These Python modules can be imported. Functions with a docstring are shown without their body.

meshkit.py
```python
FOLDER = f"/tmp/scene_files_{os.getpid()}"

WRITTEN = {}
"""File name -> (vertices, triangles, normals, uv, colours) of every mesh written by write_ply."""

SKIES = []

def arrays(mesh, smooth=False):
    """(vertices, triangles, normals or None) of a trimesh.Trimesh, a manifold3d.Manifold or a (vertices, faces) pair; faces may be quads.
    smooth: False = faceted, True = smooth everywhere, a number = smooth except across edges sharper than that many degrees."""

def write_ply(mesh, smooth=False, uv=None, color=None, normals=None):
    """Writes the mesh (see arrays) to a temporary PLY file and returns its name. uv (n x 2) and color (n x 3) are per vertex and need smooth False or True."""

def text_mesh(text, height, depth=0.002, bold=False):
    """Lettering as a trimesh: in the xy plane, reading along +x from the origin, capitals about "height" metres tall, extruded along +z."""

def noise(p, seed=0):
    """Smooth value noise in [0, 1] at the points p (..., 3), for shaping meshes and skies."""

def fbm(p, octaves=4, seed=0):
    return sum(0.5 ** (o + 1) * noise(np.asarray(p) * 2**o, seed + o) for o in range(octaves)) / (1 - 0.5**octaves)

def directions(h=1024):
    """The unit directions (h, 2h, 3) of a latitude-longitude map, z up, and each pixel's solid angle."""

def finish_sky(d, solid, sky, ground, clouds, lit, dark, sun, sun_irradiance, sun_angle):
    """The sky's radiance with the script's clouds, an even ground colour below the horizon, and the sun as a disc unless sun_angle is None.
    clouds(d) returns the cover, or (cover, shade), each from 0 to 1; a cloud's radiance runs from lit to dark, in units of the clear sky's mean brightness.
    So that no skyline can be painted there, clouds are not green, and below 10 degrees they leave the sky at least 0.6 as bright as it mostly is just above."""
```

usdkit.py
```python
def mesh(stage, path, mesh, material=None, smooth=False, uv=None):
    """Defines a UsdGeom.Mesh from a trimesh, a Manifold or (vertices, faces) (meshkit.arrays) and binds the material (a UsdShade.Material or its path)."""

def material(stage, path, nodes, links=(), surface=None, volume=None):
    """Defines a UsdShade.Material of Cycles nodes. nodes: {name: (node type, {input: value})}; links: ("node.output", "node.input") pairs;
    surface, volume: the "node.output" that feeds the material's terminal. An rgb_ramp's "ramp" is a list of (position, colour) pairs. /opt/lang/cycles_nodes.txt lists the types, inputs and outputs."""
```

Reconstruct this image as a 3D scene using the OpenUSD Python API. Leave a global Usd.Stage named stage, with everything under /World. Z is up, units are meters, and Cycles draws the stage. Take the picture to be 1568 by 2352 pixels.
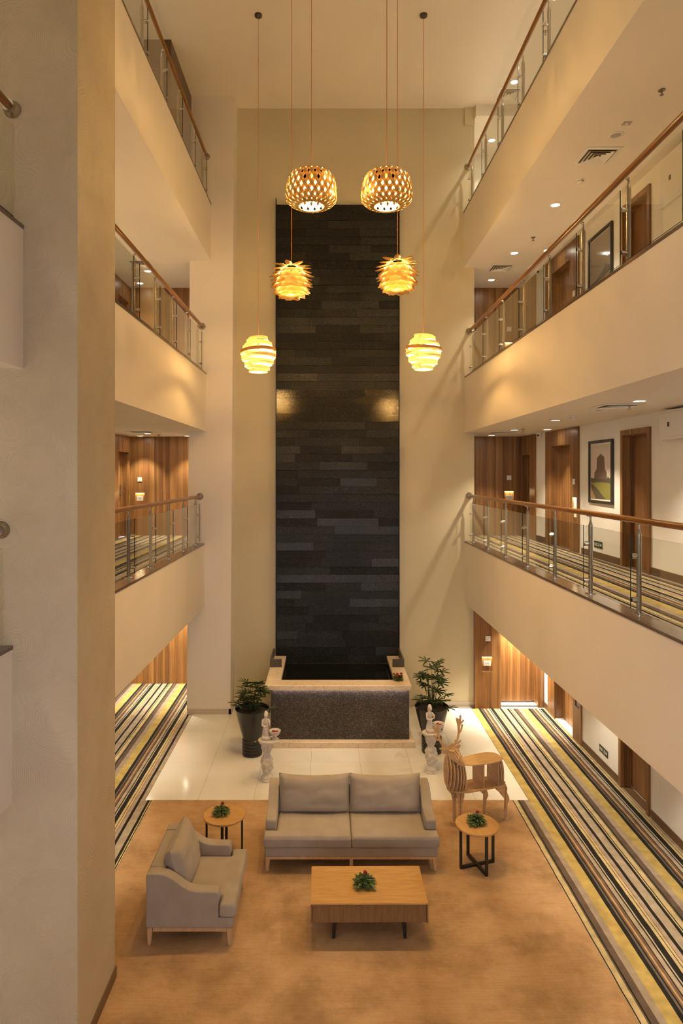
import math, random
import numpy as np, trimesh, manifold3d, shapely, usdkit, meshkit
from shapely.geometry import Polygon, LineString, Point
from shapely import affinity
from pxr import Usd, UsdGeom, UsdLux, UsdShade, Gf, Sdf

stage = Usd.Stage.CreateInMemory()
UsdGeom.SetStageUpAxis(stage, 'Z'); UsdGeom.SetStageMetersPerUnit(stage, 1.0)
UsdGeom.Xform.Define(stage, '/World'); UsdGeom.Scope.Define(stage, '/World/Looks')

# ------------------------------------------------------------------ camera, sky, exposure
H = 4.70                                  # eye height; the camera stands on the first-floor landing
F, PX, PY = 1500.0, 748.0, 1088.0         # focal length and principal point, in pixels of 1568x2352
cam = UsdGeom.Camera.Define(stage, '/World/camera')
K = 36.0 / 1568
cam.CreateHorizontalApertureAttr(36.0); cam.CreateVerticalApertureAttr(36.0 * 1.5)
cam.CreateFocalLengthAttr(F * K)
cam.CreateHorizontalApertureOffsetAttr((784 - PX) * K)
cam.CreateVerticalApertureOffsetAttr(-(1176 - PY) * K)
cam.AddTranslateOp().Set(Gf.Vec3d(0, 0, H)); cam.AddRotateXOp().Set(90.0)
cam.CreateFStopAttr(0.0); cam.CreateClippingRangeAttr(Gf.Vec2f(0.05, 200))
cam.CreateExposureAttr(0.88)
dome = UsdLux.DomeLight.Define(stage, '/World/sky')           # cool sky beyond unseen front windows, lighting pillar and lower balconies
dome.CreateColorAttr(Gf.Vec3f(0.84, 0.83, 1.0)); dome.CreateIntensityAttr(1.1)

PEND = dict(color=(1.0, 0.59, 0.19), power=42.0)
DOWN = dict(color=(1.0, 0.84, 0.61), power=15.0)

# ------------------------------------------------------------------ helpers
used = {}
def numbered(parent, name):
    k = (parent, name); n = used.get(k, 0); used[k] = n + 1
    return name if n == 0 else f'{name}_{n:03d}'

def path_of(parent): return '/World' if parent is None else str(parent.GetPath())

def tag(p, label=None, cat=None, group=None, kind=None):
    for k, v in (('label', label), ('category', cat), ('group', group), ('kind', kind)):
        if v: p.SetCustomDataByKey(k, v)
    return p

LOC = {}
def thing(name, label, cat, loc=(0, 0, 0), rotz=0.0, group=None, kind=None):
    x = UsdGeom.Xform.Define(stage, '/World/' + numbered('/World', name))
    x.AddTranslateOp().Set(Gf.Vec3d(*map(float, loc)))
    if rotz: x.AddRotateZOp().Set(math.degrees(rotz))
    LOC[str(x.GetPath())] = np.array(loc, float)
    return tag(x.GetPrim(), label, cat, group, kind)

def dup(root, loc, rotz, label, group=None):
    was = root.GetCustomData(); base = root.GetName()
    r = thing(base, label, was['category'], loc, rotz, group or was.get('group'))
    r.GetReferences().AddInternalReference(root.GetPath()); r.SetInstanceable(True)
    return r

def VF(m):
    if isinstance(m, (list,)): return join(*m)
    if isinstance(m, tuple): return np.asarray(m[0], float), np.asarray(m[1], int)
    if hasattr(m, 'to_mesh'):
        q = m.to_mesh(); return np.array(q.vert_properties[:, :3], float), np.array(q.tri_verts, int)
    return np.array(m.vertices, float), np.array(m.faces, int)

def join(*ms):
    vs, fs, n = [], [], 0
    for m in ms:
        v, f = VF(m)
        if f.shape[1] == 4: f = np.vstack([f[:, [0, 1, 2]], f[:, [0, 2, 3]]])
        vs.append(v); fs.append(f + n); n += len(v)
    return np.vstack(vs), np.vstack(fs)

def part(parent, name, mesh, mat, smooth=False, label=None, kind=None, world=False):
    """one Mesh prim under parent (or under /World); world=True: vertices are in world space, parent is an unrotated thing"""
    v, f = VF(mesh)
    if world and parent is not None:
        q = str(parent.GetPath())
        while q not in LOC: q = q.rsplit('/', 1)[0]
        v = v - LOC[q]
    p = path_of(parent); nm = numbered(p, name)
    m = usdkit.mesh(stage, f'{p}/{nm}', (v, f), M[mat] if isinstance(mat, str) else mat, smooth)
    return tag(m.GetPrim(), label, None, None, kind)

def struct(name, mesh, mat, label, smooth=False, kind='structure'):
    p = part(None, name, mesh, mat, smooth); return tag(p, label, None, None, kind)

def box(x0, x1, y0, y1, z0, z1):
    x0, x1 = min(x0, x1), max(x0, x1); y0, y1 = min(y0, y1), max(y0, y1); z0, z1 = min(z0, z1), max(z0, z1)
    v = np.array([[x, y, z] for z in (z0, z1) for y in (y0, y1) for x in (x0, x1)], float)
    f = np.array([[0, 2, 3, 1], [4, 5, 7, 6], [0, 1, 5, 4], [2, 6, 7, 3], [0, 4, 6, 2], [1, 3, 7, 5]])
    return v, f

def bev(x0, x1, y0, y1, z0, z1, b=0.004):
    x0, x1 = min(x0, x1), max(x0, x1); y0, y1 = min(y0, y1), max(y0, y1); z0, z1 = min(z0, z1), max(z0, z1)
    b = min(b, (x1 - x0) * .45, (y1 - y0) * .45, (z1 - z0) * .45); pts = []
    for sx in (0, 1):
        for sy in (0, 1):
            for sz in (0, 1):
                c = [x1 if sx else x0, y1 if sy else y0, z1 if sz else z0]
                d = [-b if sx else b, -b if sy else b, -b if sz else b]
                for k in range(3):
                    p = [c[i] + (0 if i == k else d[i]) for i in range(3)]; pts.append(p)
    return VF(manifold3d.Manifold.hull_points(np.array(pts)))

def mbox(x0, x1, y0, y1, z0, z1):
    v, f = box(x0, x1, y0, y1, z0, z1)
    return manifold3d.Manifold.cube([abs(x1 - x0), abs(y1 - y0), abs(z1 - z0)]).translate([min(x0, x1), min(y0, y1), min(z0, z1)])

def lathe(profile, seg=28, axis='z', center=(0, 0, 0)):
    pr = np.array(profile, float); n = len(pr); a = np.arange(seg) * 2 * math.pi / seg
    v = np.stack([pr[:, None, 0] * np.cos(a), pr[:, None, 0] * np.sin(a), np.broadcast_to(pr[:, None, 1], (n, seg))], -1).reshape(-1, 3)
    q = []
    for i in range(n - 1):
        for j in range(seg):
            k = (j + 1) % seg; q.append([i * seg + j, i * seg + k, (i + 1) * seg + k, (i + 1) * seg + j])
    f = np.array(q); f = np.vstack([f[:, [0, 1, 2]], f[:, [0, 2, 3]]])
    caps = []
    for i, fl in ((0, True), (n - 1, False)):
        if pr[i, 0] > 1e-6:
            c = len(v); v = np.vstack([v, [0, 0, pr[i, 1]]])
            for j in range(seg):
                k = (j + 1) % seg; caps.append([c, i * seg + k, i * seg + j] if fl else [c, i * seg + j, i * seg + k])
    if caps: f = np.vstack([f, caps])
    if axis == 'y': v = v[:, [0, 2, 1]] * [1, 1, 1]; f = f[:, ::-1]
    if axis == 'x': v = v[:, [2, 0, 1]]
    t = trimesh.Trimesh(v, f, process=False); t.update_faces(t.area_faces > 1e-12)
    return np.array(t.vertices) + np.array(center), np.array(t.faces)

def tube(pts, r, sides=8):
    p = np.array(pts, float); n = len(p); r = np.broadcast_to(np.asarray(r, float), (n,))
    t = np.gradient(p, axis=0); t /= np.linalg.norm(t, axis=1, keepdims=True) + 1e-12
    ref = np.array([0, 0, 1.0]) if abs(t[:, 2]).mean() < .8 else np.array([1.0, 0, 0])
    a = np.cross(t, ref); a /= np.linalg.norm(a, axis=1, keepdims=True) + 1e-12; b = np.cross(t, a)
    g = np.arange(sides) * 2 * math.pi / sides
    v = (p[:, None] + r[:, None, None] * (np.cos(g)[None, :, None] * a[:, None] + np.sin(g)[None, :, None] * b[:, None])).reshape(-1, 3)
    f = []
    for i in range(n - 1):
        for j in range(sides):
            k = (j + 1) % sides; f += [[i * sides + j, (i + 1) * sides + k, i * sides + k], [i * sides + j, (i + 1) * sides + j, (i + 1) * sides + k]]
    c0, c1 = len(v), len(v) + 1; v = np.vstack([v, p[0], p[-1]])
    for j in range(sides):
        k = (j + 1) % sides; f += [[c0, j, k], [c1, (n - 1) * sides + k, (n - 1) * sides + j]]
    f = np.array(f)
    t_ = trimesh.Trimesh(v, f, process=False)
    if t_.volume < 0: f = f[:, ::-1]
    return v, f

def ext(poly, d, bevel=0.0):
    """shapely polygon in xy extruded along +z"""
    out = []
    for g in getattr(poly, 'geoms', [poly]):
        out.append(VF(trimesh.creation.extrude_polygon(g, d, engine='earcut')))
    return join(*out)

def loft_profile(pts, w, b=0.012):
    """closed profile (n,2) in (u,z), extruded along x from 0..w with softened edges; returns verts as (x,u,z)"""
    P = np.array(pts, float)
    if Polygon(P).exterior.is_ccw is False: P = P[::-1]
    n = len(P); e = np.roll(P, -1, 0) - P; e /= np.linalg.norm(e, axis=1, keepdims=True) + 1e-12
    nr = np.stack([e[:, 1], -e[:, 0]], 1); nv = nr + np.roll(nr, 1, 0); nv /= np.linalg.norm(nv, axis=1, keepdims=True) + 1e-12
    rings = [(0, b), (b * .3, b * .3), (b, 0), (w - b, 0), (w - b * .3, b * .3), (w, b)]
    v = np.vstack([np.column_stack([np.full(n, x), P - nv * o]) for x, o in rings])
    f = []
    for i in range(len(rings) - 1):
        for j in range(n):
            k = (j + 1) % n; f += [[i * n + j, (i + 1) * n + j, (i + 1) * n + k], [i * n + j, (i + 1) * n + k, i * n + k]]
    tv, tf = trimesh.creation.triangulate_polygon(Polygon(P), engine='earcut')
    tv = np.asarray(tv)
    idx = np.array([int(np.argmin(((P - q) ** 2).sum(1))) for q in tv[:, :2]])
    tf = idx[np.asarray(tf)]
    f = np.vstack([f, tf[:, ::-1] if True else tf, tf + (len(rings) - 1) * n])
    t = trimesh.Trimesh(v, f, process=False); trimesh.repair.fix_normals(t)
    return np.array(t.vertices), np.array(t.faces)

def rot(v, ang, axis='z'):
    c, s = math.cos(ang), math.sin(ang)
    R = {'z': [[c, -s, 0], [s, c, 0], [0, 0, 1]], 'x': [[1, 0, 0], [0, c, -s], [0, s, c]], 'y': [[c, 0, s], [0, 1, 0], [-s, 0, c]]}[axis]
    return np.asarray(v) @ np.array(R).T

def T(m, d=(0, 0, 0), rz=0.0, rx=0.0, ry=0.0, s=1.0):
    v, f = VF(m); v = v * s
    if rx: v = rot(v, rx, 'x')
    if ry: v = rot(v, ry, 'y')
    if rz: v = rot(v, rz, 'z')
    return v + np.array(d, float), f

def skewR(m, k=0.012):
    v, f = VF(m); v = v.copy(); v[:, 0] += k * (13.1 - v[:, 1]); return v, f
def skewL(m, k=0.010):
    v, f = VF(m); v = v.copy(); v[:, 0] -= k * (12.77 - v[:, 1]); return v, f

def at(px, py, Y): return np.array([(px - PX) * Y / F, Y, H - (py - PY) * Y / F])
def onz(px, py, z):
    Y = (H - z) * F / (py - PY); return np.array([(px - PX) * Y / F, Y, z])

# ------------------------------------------------------------------ materials
M = {}
def mat(name, nodes, links=(), surface='p.BSDF', volume=None):
    M[name] = usdkit.material(stage, '/World/Looks/' + name, nodes, links, surface=surface, volume=volume)

def plain(name, col, rough=0.5, metal=0.0, spec=0.5, coat=0.0):
    mat(name, {'p': ('principled_bsdf', dict(base_color=col, roughness=rough, metallic=metal, specular_ior_level=spec, coat_weight=coat))})

def mottled(name, a, b, scale, rough, bump=0.0, bscale=None, detail=4.0, spec=0.5, lo=.35, hi=.65, dist=0.01, vec=(1, 1, 1)):
    n = {'g': ('geometry', {}), 'mp': ('mapping', dict(scale=vec)), 'n': ('noise_texture', dict(scale=float(scale), detail=detail)),
         'r': ('rgb_ramp', {'ramp': [(0, a), (lo, a), (hi, b), (1, b)]}),
         'p': ('principled_bsdf', dict(roughness=rough, specular_ior_level=spec))}
    l = [('g.position', 'mp.vector'), ('mp.vector', 'n.vector'), ('n.fac', 'r.fac'), ('r.color', 'p.base_color')]
    if bump:
        n['n2'] = ('noise_texture', dict(scale=float(bscale or scale * 3), detail=3.0)); n['b'] = ('bump', dict(strength=bump, distance=dist))
        l += [('mp.vector', 'n2.vector'), ('n2.fac', 'b.height'), ('b.normal', 'p.normal')]
    mat(name, n, l)

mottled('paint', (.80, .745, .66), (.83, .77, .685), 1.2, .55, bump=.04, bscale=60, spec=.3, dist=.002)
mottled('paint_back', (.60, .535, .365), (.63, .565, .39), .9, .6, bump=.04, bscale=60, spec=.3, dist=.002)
mottled('paint_white', (.84, .825, .79), (.87, .855, .82), 1.0, .55, spec=.3)
mottled('tile_mat', (.72, .71, .67), (.76, .75, .71), 2.2, .12, spec=.5)
mottled('baseboard_tile', (.56, .49, .41), (.60, .53, .45), 2.0, .35)
mat('marble', {'g': ('geometry', {}), 'n': ('noise_texture', dict(scale=4.0, detail=8.0, roughness=.6, distortion=1.2)), 'r': ('rgb_ramp', {'ramp': [(0, (.72, .60, .47)), (.44, (.78, .67, .54)), (.497, (.64, .51, .38)), (.512, (.76, .64, .50)), (1, (.80, .70, .57))]}),
               'p': ('principled_bsdf', dict(roughness=.25))}, [('g.position', 'n.vector'), ('n.fac', 'r.fac'), ('r.color', 'p.base_color')])
mottled('statue_mat', (.58, .53, .49), (.72, .68, .64), 22.0, .7, bump=.5, bscale=70, dist=.006)
mottled('granite_brown', (.10, .075, .06), (.19, .145, .115), 90.0, .14, detail=6)
plain('steel', (.40, .36, .31), .26, 1.0)
plain('chrome', (.62, .58, .52), .15, 1.0)
plain('black_metal', (.018, .016, .014), .4)
plain('black_gloss', (.020, .019, .017), .16)
plain('soil', (.03, .022, .015), .9)
plain('white_plastic', (.80, .78, .74), .35)
plain('grey_plastic', (.42, .39, .36), .5)
plain('dark_plastic', (.05, .045, .04), .5)
plain('slot_dark', (.15, .115, .085), .8)
plain('frame_black', (.035, .028, .022), .4)
plain('red_petal', (.27, .010, .014), .6)
plain('cord_orange', (.62, .22, .05), .6)
plain('canopy_dark', (.06, .05, .035), .45)
plain('sign_green', (.035, .065, .035), .5)
plain('print_white', (.85, .83, .78), .4)
plain('print_sky', (.66, .59, .54), .3)
plain('print_tower', (.17, .12, .095), .3)
plain('print_trees', (.10, .085, .06), .3)
plain('print_grass', (.24, .225, .06), .3)
plain('print_path', (.40, .25, .15), .3)
plain('print_dusk', (.42, .33, .29), .12)
plain('ink', (.05, .05, .05), .5)
plain('handle_metal', (.30, .28, .25), .3, 1.0)

def wood_strips(name, tones, strip=0.05, rough=.35):
    """vertical-grained laminate: strips of different tone with fine grain"""
    mat(name, {'g': ('geometry', {}), 's': ('separate_xyz', {}), 'a': ('math', dict(math_type='add')),
               'wob': ('noise_texture', dict(scale=.8, detail=1.0)), 'wm': ('math', dict(math_type='multiply_add', value2=.05)),
               'm': ('math', dict(math_type='multiply', value2=1 / strip)), 'fl': ('math', dict(math_type='floor')),
               'w': ('white_noise_texture', dict(dimensions='1D')), 'r': ('rgb_ramp', {'ramp': tones}),
               'mp': ('mapping', dict(scale=(55., 55., 1.6))), 'n': ('noise_texture', dict(scale=1.0, detail=5.0, roughness=.6)),
               'r2': ('rgb_ramp', {'ramp': [(0, (.55,) * 3), (.4, (.8,) * 3), (.62, (1.1,) * 3), (1, (1.35,) * 3)]}),
               'mx': ('mix_color', dict(blend_type='multiply', fac=1.0, use_clamp_result=False)),
               'p': ('principled_bsdf', dict(roughness=rough))},
        [('g.position', 's.vector'), ('s.x', 'a.value1'), ('s.y', 'a.value2'), ('g.position', 'wob.vector'), ('wob.fac', 'wm.value1'), ('a.value', 'wm.value3'),
         ('wm.value', 'm.value1'), ('m.value', 'fl.value1'), ('fl.value', 'w.w'), ('w.value', 'r.fac'),
         ('g.position', 'mp.vector'), ('mp.vector', 'n.vector'), ('n.fac', 'r2.fac'), ('r.color', 'mx.a'), ('r2.color', 'mx.b'), ('mx.result', 'p.base_color')])

wood_strips('wood_wall', [(0, (.165, .075, .026)), (.3, (.25, .118, .040)), (.55, (.33, .165, .056)), (.8, (.21, .096, .033)), (1, (.38, .20, .070))])
wood_strips('wood_door', [(0, (.17, .08, .032)), (.5, (.23, .11, .043)), (1, (.28, .14, .055))], strip=.11)
wood_strips('wood_dark', [(0, (.085, .048, .024)), (.5, (.11, .062, .03)), (1, (.13, .075, .036))], strip=.12)

def wood_grain(name, a, b, vec, rough=.4, scale=1.0):
    mat(name, {'g': ('texture_coordinate', {}), 'mp': ('mapping', dict(scale=vec)), 'n': ('noise_texture', dict(scale=scale, detail=6.0, roughness=.65, distortion=.6)),
               'r': ('rgb_ramp', {'ramp': [(0, a), (.36, a), (.62, b), (1, b)]}), 'p': ('principled_bsdf', dict(roughness=rough))},
        [('g.object', 'mp.vector'), ('mp.vector', 'n.vector'), ('n.fac', 'r.fac'), ('r.color', 'p.base_color')])

wood_grain('oak_top', (.47, .26, .085), (.58, .335, .12), (4., 34., 4.))
wood_grain('oak_shaded', (.17, .090, .033), (.235, .13, .05), (42., 4., 3.))  # oak darkened: shade on the table sides is put into the colour
wood_grain('oak_leg', (.50, .31, .15), (.60, .39, .20), (20., 20., 3.))
wood_grain('plywood', (.55, .345, .165), (.66, .435, .225), (6., 6., 22.), rough=.5)
wood_grain('plywood_top', (.60, .39, .17), (.70, .47, .225), (5., 30., 5.), rough=.45)
wood_grain('rail_wood', (.20, .080, .020), (.28, .12, .032), (60., 2., 60.), rough=.22)
wood_grain('skirting_wood', (.115, .065, .032), (.15, .088, .044), (8., 2., 50.), rough=.4)

# striped corridor carpet: one repeat, widths in px of the measured row
BLK, GRY, BRN, ORG = (.020, .018, .016), (.13, .105, .09), (.16, .10, .065), (.42, .28, .15)
TAN, TN2, GLD, CRM, MAU, OLV, DBR, MTN = (.36, .30, .23), (.43, .37, .29), (.44, .33, .115), (.49, .395, .22), (.36, .28, .225), (.125, .10, .055), (.12, .085, .065), (.33, .265, .205)
REP = [(19.8, GLD), (7.6, BLK), (3.9, GRY), (2.5, BLK), (3, BRN), (2.8, ORG), (5.1, BRN), (1.9, BLK), (7, TAN), (2.5, BLK), (2.6, TN2), (10.1, BLK), (5.2, CRM), (1.3, BLK),
       (4.4, CRM), (1.3, BRN), (7.7, MAU), (5.7, BLK), (15.9, TAN), (5.8, BLK), (2.5, CRM), (1.9, BLK), (9, CRM), (2.5, OLV), (2.6, BLK), (10.3, DBR), (12.2, MTN)]
PERIOD = 0.985
def stripes(name, phase):
    tot = sum(w for w, _ in REP); x = 0; ramp = []
    for w, c in REP: ramp.append((x / tot, c)); x += w
    mat(name, {'g': ('geometry', {}), 's': ('separate_xyz', {}), 'a': ('math', dict(math_type='subtract', value2=phase)), 'm': ('math', dict(math_type='divide', value2=PERIOD)),
               'wv': ('noise_texture', dict(scale=2.5, detail=3.0)), 'wa': ('math', dict(math_type='multiply_add', value2=.014, value3=-.007)), 'ws': ('math', dict(math_type='add')),
               'fr': ('math', dict(math_type='fraction')), 'r': ('rgb_ramp', {'ramp': ramp, 'interpolate': False}),
               'n': ('noise_texture', dict(scale=7.0, detail=5.0)), 'r2': ('rgb_ramp', {'ramp': [(0, (.7,) * 3), (.35, (.82,) * 3), (.65, (1.12,) * 3), (1, (1.2,) * 3)]}),
               'mx': ('mix_color', dict(blend_type='multiply', fac=1.0, use_clamp_result=False)), 'n2': ('noise_texture', dict(scale=180.0, detail=2.0)),
               'b': ('bump', dict(strength=.35, distance=.006)), 'p': ('principled_bsdf', dict(roughness=.9, specular_ior_level=.15))},
        [('g.position', 's.vector'), ('g.position', 'wv.vector'), ('wv.fac', 'wa.value1'), ('s.x', 'ws.value1'), ('wa.value', 'ws.value2'), ('ws.value', 'a.value1'), ('a.value', 'm.value1'), ('m.value', 'fr.value1'), ('fr.value', 'r.fac'), ('g.position', 'n.vector'), ('n.fac', 'r2.fac'),
         ('r.color', 'mx.a'), ('r2.color', 'mx.b'), ('mx.result', 'p.base_color'), ('g.position', 'n2.vector'), ('n2.fac', 'b.height'), ('b.normal', 'p.normal')])
stripes('carpet_right', 2.9217 - 20 * PERIOD)
stripes('carpet_left', -3.257 - 20 * PERIOD)
stripes('carpet_upper', 3.47 - 20 * PERIOD)

mat('rug_mat', {'g': ('geometry', {}), 'n': ('noise_texture', dict(scale=1.5, detail=7.0, roughness=.66)), 'r': ('rgb_ramp', {'ramp': [(0, (.22, .13, .065)), (.36, (.34, .21, .108)), (.52, (.48, .305, .165)), (.7, (.56, .37, .205)), (1, (.64, .44, .26))]}),
                'mp': ('mapping', dict(scale=(3., 62., 1.))), 'n2': ('noise_texture', dict(scale=1.0, detail=3.0)), 'r2': ('rgb_ramp', {'ramp': [(0, (.70,) * 3), (.42, (.93,) * 3), (1, (1.12,) * 3)]}),
                'n3': ('noise_texture', dict(scale=130.0, detail=2.0)), 'r3': ('rgb_ramp', {'ramp': [(0, (.72,) * 3), (.5, (1.,) * 3), (1, (1.22,) * 3)]}),
                'mx': ('mix_color', dict(blend_type='multiply', fac=1.0, use_clamp_result=False)), 'mx2': ('mix_color', dict(blend_type='multiply', fac=.8, use_clamp_result=False)),
                'b': ('bump', dict(strength=.5, distance=.008)), 'p': ('principled_bsdf', dict(roughness=.95, specular_ior_level=.1))},
    [('g.position', 'n.vector'), ('n.fac', 'r.fac'), ('g.position', 'mp.vector'), ('mp.vector', 'n2.vector'), ('n2.fac', 'r2.fac'), ('g.position', 'n3.vector'), ('n3.fac', 'r3.fac'),
     ('r.color', 'mx.a'), ('r2.color', 'mx.b'), ('mx.result', 'mx2.a'), ('r3.color', 'mx2.b'), ('mx2.result', 'p.base_color'), ('n3.fac', 'b.height'), ('b.normal', 'p.normal')])

def speckled(name, a, b, c, scale, rough, spec=.5, tone=True):
    mat(name, {'g': ('geometry', {}), 'n': ('noise_texture', dict(scale=scale, detail=3.0, roughness=.7)), 'r': ('rgb_ramp', {'ramp': [(0, a), (.47, a), (.56, b), (.66, c), (1, c)]}),
               'n2': ('noise_texture', dict(scale=1.3, detail=5.0)), 'r2': ('rgb_ramp', {'ramp': [(0, (.65,) * 3), (.4, (.8,) * 3), (.65, (1.15,) * 3), (1, (1.5,) * 3)]}),
               'mx': ('mix_color', dict(blend_type='multiply', fac=1.0, use_clamp_result=False)),
               'o': ('geometry', {}), 'b': ('bump', dict(strength=.25, distance=.003)), 'p': ('principled_bsdf', dict(roughness=rough, specular_ior_level=spec))},
        [('g.position', 'n.vector'), ('n.fac', 'r.fac'), ('g.position', 'n2.vector'), ('n2.fac', 'r2.fac'), ('r.color', 'mx.a'), ('r2.color', 'mx.b'), ('mx.result', 'p.base_color'), ('n.fac', 'b.height'), ('b.normal', 'p.normal')])
speckled('granite_panel', (.050, .044, .040), (.115, .10, .092), (.24, .205, .18), 75.0, .45, spec=.3)
speckled('stone_a', (.0092, .0098, .0078), (.020, .021, .0175), (.072, .073, .064), 70.0, .45, spec=.26)
speckled('stone_b', (.0135, .014, .0115), (.029, .030, .0255), (.09, .09, .08), 70.0, .38, spec=.36)
speckled('stone_c', (.007, .0074, .006), (.0155, .016, .0135), (.06, .061, .054), 70.0, .5, spec=.22)
speckled('stone_polished', (.016, .014, .010), (.028, .024, .018), (.06, .052, .04), 60.0, .13, spec=.5)

# combed plaster: fans of concentric trowel strokes
mat('plaster', {'g': ('geometry', {}), 'd': ('noise_texture', dict(scale=2.2, detail=2.0)), 'dm': ('vector_math', dict(math_type='scale', scale=.10)), 'da': ('vector_math', dict(math_type='add')),
                'v': ('voronoi_texture', dict(scale=1.9, feature='f1', randomness=1.0)), 'k': ('math', dict(math_type='multiply', value2=270.0)), 's': ('math', dict(math_type='sine')),
                'n': ('noise_texture', dict(scale=1.6, detail=6.0)), 'r': ('rgb_ramp', {'ramp': [(0, (.47, .39, .265)), (.4, (.515, .43, .295)), (.65, (.55, .465, .325)), (1, (.59, .50, .355))]}),
                'n2': ('noise_texture', dict(scale=9.0, detail=3.0)), 'am': ('math', dict(math_type='multiply')), 'b': ('bump', dict(strength=.35, distance=.004)),
                'r2': ('rgb_ramp', {'ramp': [(0, (.965,) * 3), (.5, (1.,) * 3), (1, (1.03,) * 3)]}), 'mr': ('map_range', dict(from_min=-1.0, from_max=1.0)),
                'mx': ('mix_color', dict(blend_type='multiply', fac=1.0, use_clamp_result=False)), 'p': ('principled_bsdf', dict(roughness=.55, specular_ior_level=.35))},
    [('g.position', 'd.vector'), ('d.color', 'dm.vector1'), ('g.position', 'da.vector1'), ('dm.vector', 'da.vector2'), ('da.vector', 'v.vector'), ('v.distance', 'k.value1'), ('k.value', 's.value1'),
     ('g.position', 'n2.vector'), ('s.value', 'am.value1'), ('n2.fac', 'am.value2'), ('am.value', 'b.height'), ('b.normal', 'p.normal'),
     ('g.position', 'n.vector'), ('n.fac', 'r.fac'), ('am.value', 'mr.value'), ('mr.result', 'r2.fac'), ('r.color', 'mx.a'), ('r2.color', 'mx.b'), ('mx.result', 'p.base_color')])

def fabric(name, a, b):
    mat(name, {'t': ('texture_coordinate', {}), 'n': ('noise_texture', dict(scale=5.0, detail=4.0)), 'r': ('rgb_ramp', {'ramp': [(0, a), (.35, a), (.65, b), (1, b)]}),
               'n2': ('noise_texture', dict(scale=420.0, detail=2.0)), 'r2': ('rgb_ramp', {'ramp': [(0, (.72,) * 3), (1, (1.25,) * 3)]}), 'mx': ('mix_color', dict(blend_type='multiply', fac=1.0, use_clamp_result=False)),
               'b': ('bump', dict(strength=.3, distance=.002)), 'p': ('principled_bsdf', dict(roughness=.9, specular_ior_level=.15, sheen_weight=.15, sheen_roughness=.5))},
        [('t.object', 'n.vector'), ('n.fac', 'r.fac'), ('t.object', 'n2.vector'), ('n2.fac', 'r2.fac'), ('r.color', 'mx.a'), ('r2.color', 'mx.b'), ('mx.result', 'p.base_color'), ('n2.fac', 'b.height'), ('b.normal', 'p.normal')])
fabric('fabric', (.35, .295, .235), (.39, .33, .265))

def leafmat(name, a, b):
    mat(name, {'t': ('texture_coordinate', {}), 'n': ('noise_texture', dict(scale=14.0, detail=2.0)), 'r': ('rgb_ramp', {'ramp': [(0, a), (.35, a), (.65, b), (1, b)]}),
               'p': ('principled_bsdf', dict(roughness=.42)), 'tr': ('translucent_bsdf', {}), 'mx': ('mix_closure', dict(fac=.25))},
        [('t.object', 'n.vector'), ('n.fac', 'r.fac'), ('r.color', 'p.base_color'), ('r.color', 'tr.color'), ('p.BSDF', 'mx.closure1'), ('tr.BSDF', 'mx.closure2')], surface='mx.closure')
leafmat('palm_leaf', (.028, .050, .014), (.065, .10, .028))
leafmat('fern_leaf', (.05, .09, .022), (.14, .21, .065))
leafmat('veneer', (.50, .34, .11), (.58, .40, .14))
leafmat('petal_veneer', (.40, .26, .085), (.47, .31, .105))
leafmat('petal_veneer_pale', (.56, .39, .15), (.62, .44, .18))
leafmat('veneer_thin', (.84, .66, .30), (.90, .72, .36))
leafmat('veneer_dark', (.42, .20, .05), (.48, .24, .07))
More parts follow.
